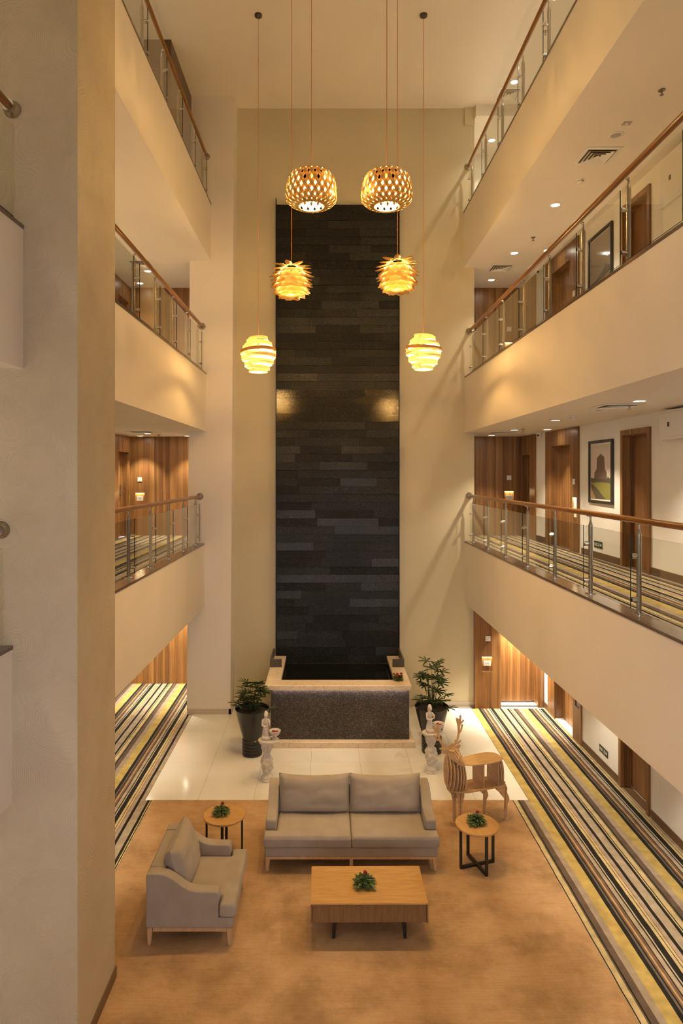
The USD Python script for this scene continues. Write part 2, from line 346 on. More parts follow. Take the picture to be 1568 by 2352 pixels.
for nm, fc in (('veneer', .15), ('petal_veneer', .016), ('petal_veneer_pale', .03), ('veneer_thin', .05), ('veneer_dark', .012)):
    UsdShade.Shader(stage.GetPrimAtPath(f'/World/Looks/{nm}/mx')).GetInput('fac').Set(fc)

def glow(name, col, strength):
    mat(name, {'e': ('emission', dict(color=col, strength=float(strength)))}, surface='e.emission')
glow('lamp_disc', (1.0, .88, .70), 30.0)
glow('bulb_mat', (1.0, .72, .36), 40.0)
glow('led_warm', (1.0, .78, .42), 26.0)
glow('led_basin', (1.0, .80, .72), 8.0)

mat('pane', {'g': ('geometry', {}), 's': ('separate_xyz', {}), 'ab': ('math', dict(math_type='absolute')), 'gt': ('math', dict(math_type='greater_than', value2=.5)),
             'lw': ('layer_weight', dict(blend=.5)), 'pw': ('math', dict(math_type='power', value2=4.0)), 'fr': ('math', dict(math_type='multiply_add', value2=.6, value3=.03)), 'tr': ('transparent_bsdf', dict(color=(.945, .95, .93))), 'gl': ('glossy_bsdf', dict(color=(1, 1, 1), roughness=.01)),
             'm1': ('mix_closure', {}), 'ed': ('principled_bsdf', dict(base_color=(.02, .035, .025), roughness=.15)), 'm2': ('mix_closure', {}), 'mxx': ('math', dict(math_type='maximum'))},
    [('g.true_normal', 's.vector'), ('s.x', 'ab.value1'), ('ab.value', 'gt.value1'), ('gt.value', 'mxx.value1'), ('g.backfacing', 'mxx.value2'), ('lw.facing', 'pw.value1'), ('pw.value', 'fr.value1'), ('fr.value', 'm1.fac'), ('tr.BSDF', 'm1.closure1'), ('gl.BSDF', 'm1.closure2'),
     ('mxx.value', 'm2.fac'), ('ed.BSDF', 'm2.closure1'), ('m1.closure', 'm2.closure2')], surface='m2.closure')
mat('window_glass', {'lw': ('layer_weight', dict(blend=.5)), 'pw': ('math', dict(math_type='power', value2=4.0)), 'fr': ('math', dict(math_type='multiply_add', value2=.6, value3=.03)), 'tr': ('transparent_bsdf', dict(color=(.96, .97, .97))), 'gl': ('glossy_bsdf', dict(color=(1, 1, 1), roughness=.01)), 'm': ('mix_closure', {})},
    [('lw.facing', 'pw.value1'), ('pw.value', 'fr.value1'), ('fr.value', 'm.fac'), ('tr.BSDF', 'm.closure1'), ('gl.BSDF', 'm.closure2')], surface='m.closure')
mat('water', {'g': ('geometry', {}), 'n': ('noise_texture', dict(scale=6.0, detail=2.0)), 'b': ('bump', dict(strength=.08, distance=.01)), 'p': ('principled_bsdf', dict(base_color=(.006, .007, .006), roughness=.06, specular_ior_level=.5))},
    [('g.position', 'n.vector'), ('n.fac', 'b.height'), ('b.normal', 'p.normal')])

# ------------------------------------------------------------------ levels
LV = [0.0, 3.31, 6.635, 9.955]                       # finished floors
SOF = [2.09, 5.53, 8.86, 12.08]                      # ceiling above each floor
CEIL = 12.08
XL0 = {1: (-2.376, .0140), 2: (-2.334, .008), 3: (-2.245, .004)}
XR0 = {1: (2.812, .012), 2: (2.812, -.003), 3: (2.785, .001)}
def XL(l, y): a, k = XL0[l]; return a - k * (12.77 - y)
def XR(l, y): a, k = XR0[l]; return a + k * (13.1 - y)
FLW = {0: 'ground-floor', 1: 'first-floor', 2: 'second-floor', 3: 'top-floor'}
YB, YE, YF = 13.20, 14.62, -3.0                      # back wall, corridor end walls, front wall
WRX = 4.40                                           # right corridor wall at y=13.1
WLX = -4.40

def hexa(xa0, xb0, xa1, xb1, y0, y1, z0, z1):
    """prism between y0 (xa0..xb0) and y1 (xa1..xb1)"""
    v = np.array([[xa0, y0, z0], [xb0, y0, z0], [xb1, y1, z0], [xa1, y1, z0], [xa0, y0, z1], [xb0, y0, z1], [xb1, y1, z1], [xa1, y1, z1]], float)
    f = np.array([[0, 3, 2, 1], [4, 5, 6, 7], [0, 1, 5, 4], [1, 2, 6, 5], [2, 3, 7, 6], [3, 0, 4, 7]])
    return v, f

# floor with its tiles
fl = struct('floor', box(-4.7, 4.9, YF - .1, 14.9, -.2, -.014), 'grey_plastic', 'concrete base of the lobby floor under tiles and carpets')
TX = [-2.60] + [-1.842 + .8 * k for k in range(6)] + [2.918]
TY = [9.40, 10.645, 11.88, 13.19]
for j in range(3):
    for i in range(7):
        x1 = TX[i + 1]
        part(fl, 'tile', bev(TX[i] + .0012, x1 - .0012, TY[j] + .0012, TY[j + 1] - .0012, -.014, 0.0, .0012), 'tile_mat')
def polyslab(pts, z0, z1): return T(ext(Polygon(pts), z1 - z0), (0, 0, z0))
c = part(None, 'area_rug', polyslab([(-2.47, YF), (2.665, YF), (2.682, 9.398), (-2.48, 9.398)], -.014, .004), 'rug_mat')
tag(c, 'wide caramel brown carpet under the sofa and coffee table', 'carpet')
c = part(None, 'striped_carpet', polyslab([(2.667, YF), (4.586, YF), (4.40, 13.058), (2.986, 13.058), (2.986, 13.05), (2.92, 13.05), (2.92, 9.40), (2.684, 9.40)], -.014, .002), 'carpet_right')
tag(c, 'striped gold, black and tan carpet along the ground-floor right corridor', 'carpet')
c = part(None, 'striped_carpet', polyslab([(-2.487, 6.10), (-2.483, 9.40), (-2.602, 9.40), (-2.602, 12.75), (-2.725, 12.75), (-2.725, 14.618), (-4.548, 14.618), (-4.548, 6.10)], -.014, .002), 'carpet_left')
tag(c, 'striped gold, black and tan carpet along the ground-floor left corridor', 'carpet')

# ceiling, back wall, columns
struct('ceiling', box(-4.7, 4.9, YF - .2, 14.9, CEIL, CEIL + .25), 'paint', 'high cream ceiling over the atrium')
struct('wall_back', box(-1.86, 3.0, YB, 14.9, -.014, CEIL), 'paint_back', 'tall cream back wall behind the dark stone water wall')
lean = join(box(-2.71, -1.86, 12.77, 14.9, -.014, CEIL)); lv = lean[0].copy(); lv[:, 0] += (lv[:, 2] - 1.0) * .0065 * (lv[:, 0] < 0); lean = (lv, lean[1])
struct('wall_left_column', lean, 'paint', 'square cream column left of the back wall')
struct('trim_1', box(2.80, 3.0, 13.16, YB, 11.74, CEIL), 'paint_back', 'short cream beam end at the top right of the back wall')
struct('trim_2', skewR(box(3.0, 4.6, 13.05, 14.9, 11.85, CEIL)), 'paint', 'dropped cream soffit over the end of the top-floor right corridor')
sk = 'marble'
struct('baseboard_back', [box(-1.86, -1.03, YB - .014, YB, 0, .10), box(1.46, 2.99, YB - .014, YB, 0, .10)], 'baseboard_tile', 'beige tile skirting along the back wall')
struct('baseboard_column', [box(-2.70, -1.85, 12.756, 12.77, 0, .10), box(-1.895, -1.84, 12.756, YB - .014, 0, .10)], 'baseboard_tile', 'beige tile skirting around the left column')

# pillar in front on the left
PY0, PY1, PXR = 5.17, 6.09, -1.965
struct('wall_left_pillar', box(-4.45, PXR, PY0, PY1, -.014, CEIL), 'plaster', 'broad foreground pillar of combed beige plaster')
struct('baseboard_pillar', [bev(PXR - .005, PXR + .014, PY0 - .012, PY1 + .012, 0, .105, .003)], 'skirting_wood', 'dark brown skirting at the foot of the pillar')

# balconies
def slab(l, side):
    z0, z1 = SOF[l - 1], LV[l]
    if side == 'R':
        return join(hexa(XR(l, YF), 4.62, XR(l, 13.2), 4.45, YF, 13.2, z0, z1), box(3.0, 4.5, 13.2, 14.62, z0, z1))
    if side == 'Lfar':
        return join(hexa(-4.55, XL(l, PY1), -4.45, XL(l, 12.77), PY1, 12.77, z0, z1), box(-4.45, -2.71 + (0.0065 * (z0 - 1)), 12.77, 14.62, z0, z1))
    return hexa(-4.6, XL(l, YF), -4.55, XL(l, PY0), YF, PY0, z0, z1)
for l in (1, 2, 3):
    struct('balcony_right', slab(l, 'R'), 'paint', f'cream balcony edge of the {FLW[l]} right corridor')
    struct('balcony_left', slab(l, 'Lfar'), 'paint', f'cream balcony edge of the {FLW[l]} left corridor beyond the pillar')
    struct('balcony_front_left', slab(l, 'Lnear'), 'paint', f'cream balcony edge of the {FLW[l]} landing in front of the pillar')
    W, t = .205, .03
    z = LV[l]
    struct('trim_curb_right', hexa(XR(l, YF) - .008, XR(l, YF) + W, XR(l, 13.2) - .008, XR(l, 13.2) + W, YF, 13.198, z, z + t), 'granite_brown', f'polished brown granite kerb under the {FLW[l]} right railing')
    struct('trim_curb_left', hexa(XL(l, PY1) - W, XL(l, PY1) + .008, XL(l, 12.77) - W, XL(l, 12.77) + .008, PY1, 12.768, z, z + t), 'granite_brown', f'polished brown granite kerb under the {FLW[l]} left railing')
    struct('trim_curb_front_left', hexa(XL(l, YF) - W, XL(l, YF) + .008, XL(l, PY0) - W, XL(l, PY0) + .008, YF, PY0 - .002, z, z + t), 'granite_brown', f'dark granite kerb of the {FLW[l]} landing in front of the pillar')
    struct('landing', box(-2.3, 2.7, YF, -.35, SOF[l - 1], LV[l]), 'paint', f'{FLW[l]} landing slab at the near end of the atrium')
for l in (1,):
    c = part(None, 'striped_carpet', hexa(XR(l, YF) + W, 4.585, XR(l, 13.2) + W, 4.395, YF, 13.2, LV[l], LV[l] + .008), 'carpet_upper')
    c2 = part(c, 'carpet_end', box(3.003, 4.38, 13.2, 14.618, LV[l], LV[l] + .008), 'carpet_upper')
    tag(c, 'striped gold, brown and black carpet behind the first-floor right railing', 'carpet')
    c = part(None, 'striped_carpet', hexa(-4.5, XL(l, PY1) - W, -4.43, XL(l, 12.77) - W, PY1, 12.77, LV[l], LV[l] + .008), 'carpet_left')
    c2 = part(c, 'carpet_end', box(-4.43, -2.70, 12.77, 14.62, LV[l], LV[l] + .008), 'carpet_left')
    tag(c, 'striped gold, brown and black carpet behind the first-floor left railing', 'carpet')

# right corridor wall with door recesses
REC = .17
doorsR = {0: [('A', 11.62, 12.52), ('C', 9.02, 9.78)], 1: [('A', 11.74, 12.66), ('C', 9.0, 9.72), ('E', 13.98, 14.55)], 2: [('A', 11.74, 12.66), ('C', 9.0, 9.72), ('E', 13.98, 14.55)]}
DH = {'A': 1.92, 'C': 1.96, 'E': 1.80}
w = mbox(WRX, WRX + .5, YF, 14.9, -.014, CEIL)
for l, ds in doorsR.items():
    for k, y0, y1 in ds:
        w = w - mbox(WRX - .1, WRX + REC, y0, y1, LV[l] - .001, LV[l] + DH[k])
        if k == 'A': w = w - mbox(WRX - .1, WRX + .05, y0 - .30, y0 - .11, LV[l] + .62, LV[l] + .97)
struct('wall_right', skewR(w), 'paint_white', 'white corridor wall with doors on the right')
struct('wall_left', box(-4.9, -4.55, YF, 14.9, -.014, CEIL), 'paint_white', 'white outer wall of the left corridors')

def niche_wall(x0, x1, y0, y1, z0, z1, nx, nz0, nz1):
    return mbox(x0, x1, y0, y1, z0, z1) - mbox(nx - .10, nx + .10, y0 - .1, y0 + .05, nz0, nz1)

def niche_sign(nx, y, nz0, nz1, where, text):
    t = thing('room_sign', f'small white room number plate in a lit niche, {where}', 'sign', (nx, y, nz0))
    part(t, 'plate', bev(nx - .073, nx + .073, y - .012, y - .004, nz0 + .125, nz0 + .225, .003), 'white_plastic', world=True)
    tx = meshkit.text_mesh(text, .03, .002); tx.apply_translation(-tx.bounds.mean(0)); v, f = VF(tx)
    part(t, 'lettering', T((v, f), (nx, y - .013, nz0 + .175), rx=math.pi / 2), 'ink', world=True)
    part(t, 'bracket', box(nx - .01, nx + .01, y - .006, y + .05, nz0 + .165, nz0 + .185), 'grey_plastic', world=True)
    part(t, 'light_strip', box(nx - .095, nx + .095, y + .006, y + .045, nz1 - .006, nz1 - .001), 'led_warm', world=True)

def plate(x, y, z, where, d='y'):
    t = thing('switch_plate', f'square white switch plate on {where}', 'switch', (x, y, z))
    if d == 'y':
        part(t, 'plate', bev(x - .05, x + .05, y - .012, y, z - .05, z + .05, .003), 'white_plastic', world=True)
        part(t, 'rocker', bev(x - .028, x + .028, y - .016, y - .010, z - .036, z + .012, .002), 'white_plastic', world=True)
    else:
        part(t, 'plate', bev(x - .012, x, y - .05, y + .05, z - .05, z + .05, .003), 'white_plastic', world=True)
        part(t, 'rocker', bev(x - .016, x - .010, y - .028, y + .028, z - .036, z + .012, .002), 'white_plastic', world=True)

# corridor end walls, clad in wood
for l in (0, 1, 2):
    z0, z1 = LV[l], SOF[l]
    if l == 0:
        struct('wall_end_left', box(-4.55, -2.71, YE, 14.9, z0, z1), 'wood_wall', 'wood clad end wall of the ground-floor left corridor')
    else:
        nx = -4.16
        struct('wall_end_left', niche_wall(-4.55, -2.66, YE, 14.9, z0, z1, nx, z0 + .66, z0 + .96), 'wood_wall', f'wood clad end wall of the {FLW[l]} left corridor')
        if l == 1:
            niche_sign(nx, YE, z0 + .66, z0 + .96, 'end wall of the first-floor left corridor', '113')
            plate(nx, YE, z0 + 1.26, 'the wood end wall of the first-floor left corridor')
    if l > 0:
        nx = 4.10
        struct('wall_end_right', niche_wall(3.0, 4.42, YE, 14.9, z0, z1, nx, z0 + .68, z0 + 1.0), 'wood_wall', f'wood clad end wall of the {FLW[l]} right corridor')
        niche_sign(nx, YE, z0 + .68, z0 + 1.0, f'end wall of the {FLW[l]} right corridor', '112' if l == 1 else '212')
        plate(nx, YE, z0 + 1.30, f'the wood end wall of the {FLW[l]} right corridor')
struct('wall_end_right', box(3.0, 4.42, YE, 14.9, LV[3], 11.85), 'paint_white', 'white end wall of the top-floor right corridor')
# ground-floor right: cladding panel beside the recessed end door
struct('wall_end_right', join(niche_wall(2.985, 3.50, 13.06, 13.6, 0, 2.09, 3.222, .735, 1.035), box(4.27, 4.42, 13.15, 13.6, 0, 2.09)), 'wood_wall', 'wood clad panel at the end of the ground-floor right corridor')
niche_sign(3.222, 13.06, .735, 1.035, 'end of the ground-floor right corridor', '012')
plate(3.24, 13.06, 1.40, 'the wood panel at the end of the ground-floor right corridor')
struct('wall_left_shaft', box(-4.55, -2.63, 11.10, 14.9, LV[3], CEIL), 'wood_dark', 'dark wood clad block on the top-floor left side')

# doors
ndoor = [0]
def door(label, loc):
    ndoor[0] += 1
    return thing(f'door_{ndoor[0]}', label, None, loc, kind='structure')
def side_door(l, k, y0, y1):
    z, h, x = LV[l], DH[k], WRX
    kx = .012 * (13.1 - (y0 + y1) / 2)
    place = {'A': 'in a full-height wood portal', 'C': 'with a narrow frame, nearest', 'E': 'beside the end wall'}[k]
    t = door(f'brown wood door {place}, {FLW[l]} right corridor', (x + kx, (y0 + y1) / 2, z))
    P = lambda name, m, mt, **kw: part(t, name, skewR(m), mt, world=True, **kw)
    P('leaf', box(x + REC - .045, x + REC, y0, y1, z + (.035 if l == 0 else .012), z + h), 'wood_wall' if k == 'A' else 'wood_door')
    tr = .03
    if k == 'A': ya, yb, zt = y0 - .36, y1 + .36, SOF[l] - .004
    elif k == 'C': ya, yb, zt = y0 - .07, y1 + .07, z + h + .075
    else: ya, yb, zt = y0 - .34, y1 + .06, SOF[l] - .004
    m = mbox(x - tr, x, ya, y0, z, zt)
    if k == 'A': m = m - mbox(x - .2, x + .1, y0 - .30, y0 - .11, z + .62, z + .97)
    P('frame', join(m, box(x, x + REC - .045, y0, y0 + .012, z, z + h)), 'wood_wall')
    P('frame', join(box(x - tr, x, y1, yb, z, zt), box(x, x + REC - .045, y1 - .012, y1, z, z + h)), 'wood_wall')
    P('head', join(box(x - tr, x, y0, y1, z + h, zt), box(x, x + REC - .045, y0 + .012, y1 - .012, z + h - .012, z + h)), 'wood_wall')
    if l == 0 and k == 'A': P('threshold', box(x - .01, x + REC, y0 + .012, y1 - .012, z + .002, z + .02), 'print_white')
    else: P('threshold', box(x + .001, x + REC - .046, y0 + .0125, y1 - .0125, z + .001, z + .011), 'skirting_wood')
    if k in 'AE':
        hy = y1 - .09 if k == 'E' else y0 + .08
        hd = P('handle', join(bev(x + REC - .06, x + REC - .045, hy - .025, hy + .025, z + .90, z + 1.15, .004), bev(x + REC - .10, x + REC - .085, hy - .015, hy + .10, z + .965, z + .985, .004), bev(x + REC - .09, x + REC - .055, hy - .01, hy + .01, z + .965, z + .985, .002)), 'handle_metal')
        cy = (y0 + y1) / 2 - .18
        P('peephole', T(lathe([(.0, 0), (.012, 0), (.012, .008), (0, .01)], 12, 'x'), (x + REC - .056, cy, z + 1.42)), 'chrome')
    return t
for l, ds in doorsR.items():
    for k, y0, y1 in ds: side_door(l, k, y0, y1)
    y0 = ds[0][1]
    if l > 0:
        nx = WRX + .012 * (13.1 - y0)
        t = thing('room_sign', f'small white room number plate in the lit niche of the wood portal, {FLW[l]} right corridor', 'sign', (nx, y0 - .205, LV[l] + .62))
        part(t, 'plate', skewR(bev(WRX - .036, WRX - .028, y0 - .27, y0 - .15, LV[l] + .70, LV[l] + .80, .003)), 'white_plastic', world=True)
        part(t, 'bracket', skewR(box(WRX - .029, WRX + .05, y0 - .215, y0 - .195, LV[l] + .74, LV[l] + .76)), 'grey_plastic', world=True)
        part(t, 'light_strip', skewR(box(WRX - .01, WRX + .02, y0 - .30, y0 - .11, LV[l] + .96, LV[l] + .97)), 'led_warm', world=True)
        plate(nx - .03, y0 - .20, LV[l] + 1.25, f'the wood door portal of the {FLW[l]} right corridor', 'x')
t = door('pale wood door at the end of the ground-floor right corridor', (3.88, 13.40, 0))
part(t, 'leaf', box(3.50, 4.27, 13.36, 13.41, .055, 2.07), 'wood_wall', world=True)
part(t, 'head', box(3.50, 4.27, 13.36, 13.6, 2.07, 2.09), 'wood_wall', world=True)
part(t, 'threshold', box(3.50, 4.27, 13.22, 13.42, .002, .02), 'print_white', world=True, label='white stone threshold')
struct('wall_end_right_inner', box(3.50, 4.27, 13.42, 13.6, .0, 2.07), 'paint_white', 'wall core behind the end door of the ground-floor right corridor')
for l in (1, 2):     # left corridor doors near the end wall
    z = LV[l]; x = -4.55; y0, y1, h = 13.78, 14.50, 1.86
    t = door(f'brown wood door in the {FLW[l]} left corridor beside the end wall', (-4.44, (y0 + y1) / 2, z))
    part(t, 'leaf', box(x - .0, x + .03, y0, y1, z + .01, z + h), 'wood_wall', world=True)
    part(t, 'frame', box(x, -4.37, y0 - .40, y0, z, SOF[l] - .004), 'wood_wall', world=True)
    part(t, 'frame', box(x, -4.37, y1, YE - .002, z, SOF[l] - .004), 'wood_wall', world=True)
    part(t, 'head', box(x, -4.37, y0, y1, z + h, SOF[l] - .004), 'wood_wall', world=True)
    part(t, 'handle', join(bev(x + .03, x + .05, y1 - .16, y1 - .11, z + .90, z + 1.14, .004), bev(x + .075, x + .09, y1 - .26, y1 - .12, z + .965, z + .985, .004), box(x + .05, x + .08, y1 - .14, y1 - .12, z + .965, z + .985)), 'handle_metal', world=True)
    part(t, 'peephole', T(lathe([(.0, 0), (.012, 0), (.012, .008), (0, .01)], 12, 'x'), (x + .03, (y0 + y1) / 2, z + 1.42)), 'chrome', world=True)

# skirting boards of the right wall
for l in (0, 1, 2):
    ys = [(13.04, 13.60) if l else (12.90, 13.14), (9.86, 11.28 if l else 11.24), (YF, 8.92)]
    struct('baseboard_right', join(*[skewR(bev(WRX - .014, WRX, a, b, LV[l], LV[l] + .115, .003)) for a, b in ys]), 'skirting_wood', f'brown wood skirting of the {FLW[l]} right corridor wall')

# unseen front wall behind the camera; its windows let cool light onto the pillar
fw = mbox(-4.9, 4.9, YF - .2, YF, -.014, CEIL)
WIN = [(-1.9, 2.3, .25, 1.95), (-1.9, 2.3, 3.5, 5.3)]
for x0, x1, z0, z1 in WIN: fw = fw - mbox(x0, x1, YF - .3, YF + .1, z0, z1)
struct('wall_front_unseen', fw, 'paint', 'unseen front wall behind the camera with openings for cool light')
for i, (x0, x1, z0, z1) in enumerate(WIN):
    t = thing(f'window_{i + 1}', f'wide {FLW[i]} front glazing with dark mullions, unseen, letting in cool light', None, ((x0 + x1) / 2, YF, z0), kind='structure')
    part(t, 'pane', box(x0, x1, YF - .105, YF - .095, z0, z1), 'window_glass', world=True)
    part(t, 'frame', join(*[box(x0 + (x1 - x0) * k / 3 - .03, x0 + (x1 - x0) * k / 3 + .03, YF - .14, YF - .06, z0, z1) for k in range(4)], box(x0, x1, YF - .14, YF - .06, z0, z0 + .06), box(x0, x1, YF - .14, YF - .06, z1 - .06, z1)), 'black_metal', world=True)

# ------------------------------------------------------------------ railings
def railing(l, side, posts, ya, yb, label, cap_far=True):
    z = LV[l] + .03
    X = (lambda y: XR(l, y)) if side == 'R' else (lambda y: XL(l, y))
    s = 1 if side == 'R' else -1
    loc = (X((ya + yb) / 2) + s * .1, (ya + yb) / 2, z)
    t = thing('glass_railing', label, 'railing', loc)
    P = lambda par, name, m, mt, **kw: part(par, name, m, mt, world=True, **kw)
    rx = lambda y: X(y) + s * .085
    zr = LV[l] + .945
    P(t, 'handrail', tube([(rx(y), y, zr) for y in np.linspace(ya, yb - .01, 9)], .031, 14), 'rail_wood', smooth=40)
    if cap_far:
        P(t, 'end_cap', T(lathe([(.0, -.075), (.045, -.075), (.047, -.045), (.052, -.040), (.066, -.018), (.070, -.002), (0, -.002)], 20, 'y'), (rx(yb), yb, zr)), 'steel', smooth=40, label='brushed steel wall rosette')
    gx = lambda y: X(y) + s * .055
    for y in posts:
        px = X(y) + s * .125
        po = P(t, 'post', T(lathe([(.023, .0), (.023, .66), (.0245, .665), (.0245, .775), (.022, .785), (.012, .82), (.011, .84), (.011, .89), (.0, .89)], 16), (px, y, z)), 'steel', smooth=40)
        P(po, 'flange', T(lathe([(.057, 0), (.057, .010), (.050, .014), (.0, .014)], 20), (px, y, z)), 'chrome', smooth=40)
        P(po, 'saddle', tube([(px, y, z + .87), (px - s * .02, y, z + .885), (rx(y), y, zr - .03)], .012, 8), 'chrome', smooth=40)
        for cz in (.16, .575):
            P(po, 'clamp', join(T(lathe([(0, -.03), (.015, -.03), (.017, -.026), (.017, .026), (.015, .03), (0, .03)], 12, 'x'), (px - s * .035, y, z + cz)),
                                T(lathe([(0, -.022), (.020, -.022), (.020, .022), (0, .022)], 12, 'x'), (gx(y + .03), y - .045, z + cz - .01)),
                                tube([(px - s * .05, y, z + cz), (gx(y), y - .045, z + cz - .01)], .009, 6)), 'chrome', smooth=40)
    ends = ([ya] if posts and posts[-1] - ya > .25 else []) + sorted(posts) + ([yb - .02] if yb - max(posts) > .2 else [])
    for a, b in zip(ends[:-1], ends[1:]):
        a, b = a + .02, b - .02
        gm = hexa(gx(a) - .005, gx(a) + .005, gx(b) - .005, gx(b) + .005, a, b, z + .055, z + .775)
        P(t, 'glass_pane', gm, 'pane')
PR = [13.0 - 1.117 * k for k in range(10)]
PL = [12.56 - 1.02 * k for k in range(7) if 12.56 - 1.02 * k > 6.2]
PN = [4.70 - 1.1 * k for k in range(5)]
for l in (1, 2, 3):
    railing(l, 'R', PR, 1.9, 13.198, f'glass and steel railing with wooden handrail along the {FLW[l]} right corridor')
    railing(l, 'L', PL, PY1 + .02, 12.768, f'glass and steel railing with wooden handrail along the {FLW[l]} left corridor beyond the pillar')
    railing(l, 'L', PN, -.6, PY0 - .002, f'end of the {FLW[l]} glass railing fixed to the front of the pillar')

# ------------------------------------------------------------------ lamps in the corridor ceilings
ORD = ['nearest the end wall', 'second from the end wall', 'unseen, third from the end wall', 'unseen, fourth from the end wall', 'unseen, fifth from the end wall', 'unseen, sixth from the end wall', 'seventh from the end wall']
SPOT = {'on': 0}
def downlight(x, y, zc, label, on=True, power=1.0, group=None, cone=56.0):
    t = thing('downlight', label, 'downlight', (x, y, zc), group=group)
    part(t, 'trim_ring', lathe([(.062, 0), (.088, 0), (.090, -.004), (.086, -.008), (.066, -.010), (.062, -.004)], 24), 'white_plastic', smooth=40)
    part(t, 'lens', lathe([(.064, -.004), (.0, -.0042)], 24), 'lamp_disc' if on else 'grey_plastic')
    if on:
        s = UsdLux.SphereLight.Define(stage, t.GetPath().AppendChild('light'))
        s.CreateRadiusAttr(.03); s.CreateColorAttr(Gf.Vec3f(*DOWN['color'])); s.CreateIntensityAttr(DOWN['power'] * power); s.CreateNormalizeAttr(True)
        sh = UsdLux.ShapingAPI.Apply(s.GetPrim()); sh.CreateShapingConeAngleAttr(cone); sh.CreateShapingConeSoftnessAttr(.6)
        s.AddTranslateOp().Set(Gf.Vec3d(0, 0, -.06))
        SPOT['on'] += 1
    return t
def vent(x, y, zc, label):
    t = thing('ceiling_vent', label, 'vent', (x, y, zc))
    def ring(o, i, z0, z1): 
        v = np.array([[sx * o, sy * o, z0] for sx, sy in ((-1, -1), (1, -1), (1, 1), (-1, 1))] + [[sx * i, sy * i, z1] for sx, sy in ((-1, -1), (1, -1), (1, 1), (-1, 1))] + [[sx * i, sy * i, z1 + .003] for sx, sy in ((-1, -1), (1, -1), (1, 1), (-1, 1))] + [[sx * o, sy * o, z0 + .003] for sx, sy in ((-1, -1), (1, -1), (1, 1), (-1, 1))], float)
        f = []
        for a in range(3):
            for j in range(4):
                k = (j + 1) % 4; f.append([a * 4 + j, a * 4 + k, a * 4 + 4 + k, a * 4 + 4 + j])
        for j in range(4):
            k = (j + 1) % 4; f.append([12 + j, 12 + k, k, j])
        return v, np.array(f)
    part(t, 'backing', box(-.19, .19, -.19, .19, -.002, -.0005), 'slot_dark')
    part(t, 'frame', ring(.24, .185, -.006, -.010), 'white_plastic')
    for o, i in ((.165, .135), (.120, .090), (.075, .045)):
        part(t, 'louvre', ring(o, i, -.022, -.006), 'white_plastic')
    part(t, 'core', lathe([(.045, -.020), (.0, -.004)], 4), 'white_plastic')
def sprinkler(x, y, zc, label):
    t = thing('sprinkler', label, 'sprinkler', (x, y, zc))
    part(t, 'escutcheon', lathe([(.040, 0), (.038, -.006), (.014, -.010), (.0, -.010)], 18), 'handle_metal', smooth=40)
    part(t, 'head', lathe([(.010, -.008), (.010, -.035), (.004, -.038), (.004, -.050), (.022, -.052), (.022, -.056), (.0, -.056)], 14), 'handle_metal', smooth=40)
def detector(x, y, zc, label):
    t = thing('smoke_detector', label, 'smoke detector', (x, y, zc))
    part(t, 'base', lathe([(.055, 0), (.055, -.012), (.0, -.012)], 22), 'white_plastic', smooth=40)
    part(t, 'sensor', lathe([(.045, -.012), (.044, -.03), (.03, -.042), (.0, -.044)], 22), 'white_plastic', smooth=40)
    part(t, 'slot', lathe([(.0455, -.020), (.0455, -.025)], 22), 'slot_dark')

RD = [(14.0, 1.0), (12.3, 1.0), (10.1, 1.0), (7.4, 1.0), (5.0, 1.0), (2.6, 1.0)]  # last two are out of view, lighting the near corridor
for l in (0, 1, 2, 3):
    zc = SOF[l]
    for i, (y, p) in enumerate(RD):
        if l == 0 and i == 0: y = 13.0  # ground-floor lamps are unseen; this one strongly lights the end door
        if l == 3 and i == 0: zz = 11.85
        else: zz = zc
        if l in (2,) and i == 3: continue
        downlight(3.85 if (l == 0 and i == 0) else 3.55, y, zz, f'lit white downlight in the {FLW[l]} right corridor ceiling, {ORD[i]}', power=p * ((7.0 if i == 0 else 1.6) if l == 0 else (.4 if i > 3 else .6 if (l, i) == (2, 0) else 1.9 if l == 1 else 1.1)), cone=44 if l == 0 else (32 if i == 0 and l < 3 else 54))
    if l in (1, 2): downlight(4.12, 12.15, zc, f'lit white downlight just in front of the wood portal, {FLW[l]} right corridor', power=1.3 if l == 1 else .4, cone=36)
    if l < 3:
        LD = [(-3.65, 13.4, 1.2), (-4.05, 14.25, 1.5), (-3.02, 14.25, 1.5), (-3.6, 10.6, 1.0), (-3.6, 8.0, 1.0)]  # last two are out of view, lighting the left corridor
    else: LD = [(-3.6, 9.5, 1.0), (-3.6, 7.2, 1.0)]
    if l == 2: nm = ['over the middle of the carpet end', 'close to the end wall', 'unseen, third from the end wall', 'unseen, fourth from the end wall']
    else: nm = ['over the middle of the carpet end', 'left one close to the end wall', 'right one close to the end wall', 'unseen, fourth from the end wall', 'unseen, fifth from the end wall']
    if l == 2: LD = [LD[0], (-4.05, 14.25, .5)] + LD[3:]
    for i, (x, y, p) in enumerate(LD):
        downlight(x, y, zc, f'lit downlight in the {FLW[l]} left corridor ceiling, {nm[i] if l < 3 else ("unseen far one", "unseen near one")[i]}', power=p * (1.5 if l == 0 else 1.0), cone=44 if l == 0 else (42 if y > 14 else 50))
    for i, y in enumerate((2.5, .8)):  # out of view, placed to throw the handrail shadow onto the pillar
        downlight(-3.55, y, zc, f'unseen downlight over the {FLW[l]} landing in front of the pillar, {("nearer the pillar", "nearer the camera")[i]}', power=3.0 if i == 0 else .6)
for l in (0, 1, 2, 3):
    for i, x in enumerate((-1.3, 1.55)):  # out of view, giving neutral light from the rear landings
        downlight(x, -1.7, SOF[l], f'unseen downlight over the {FLW[l]} landing behind the camera, {("left", "right")[i]}', power=.6)
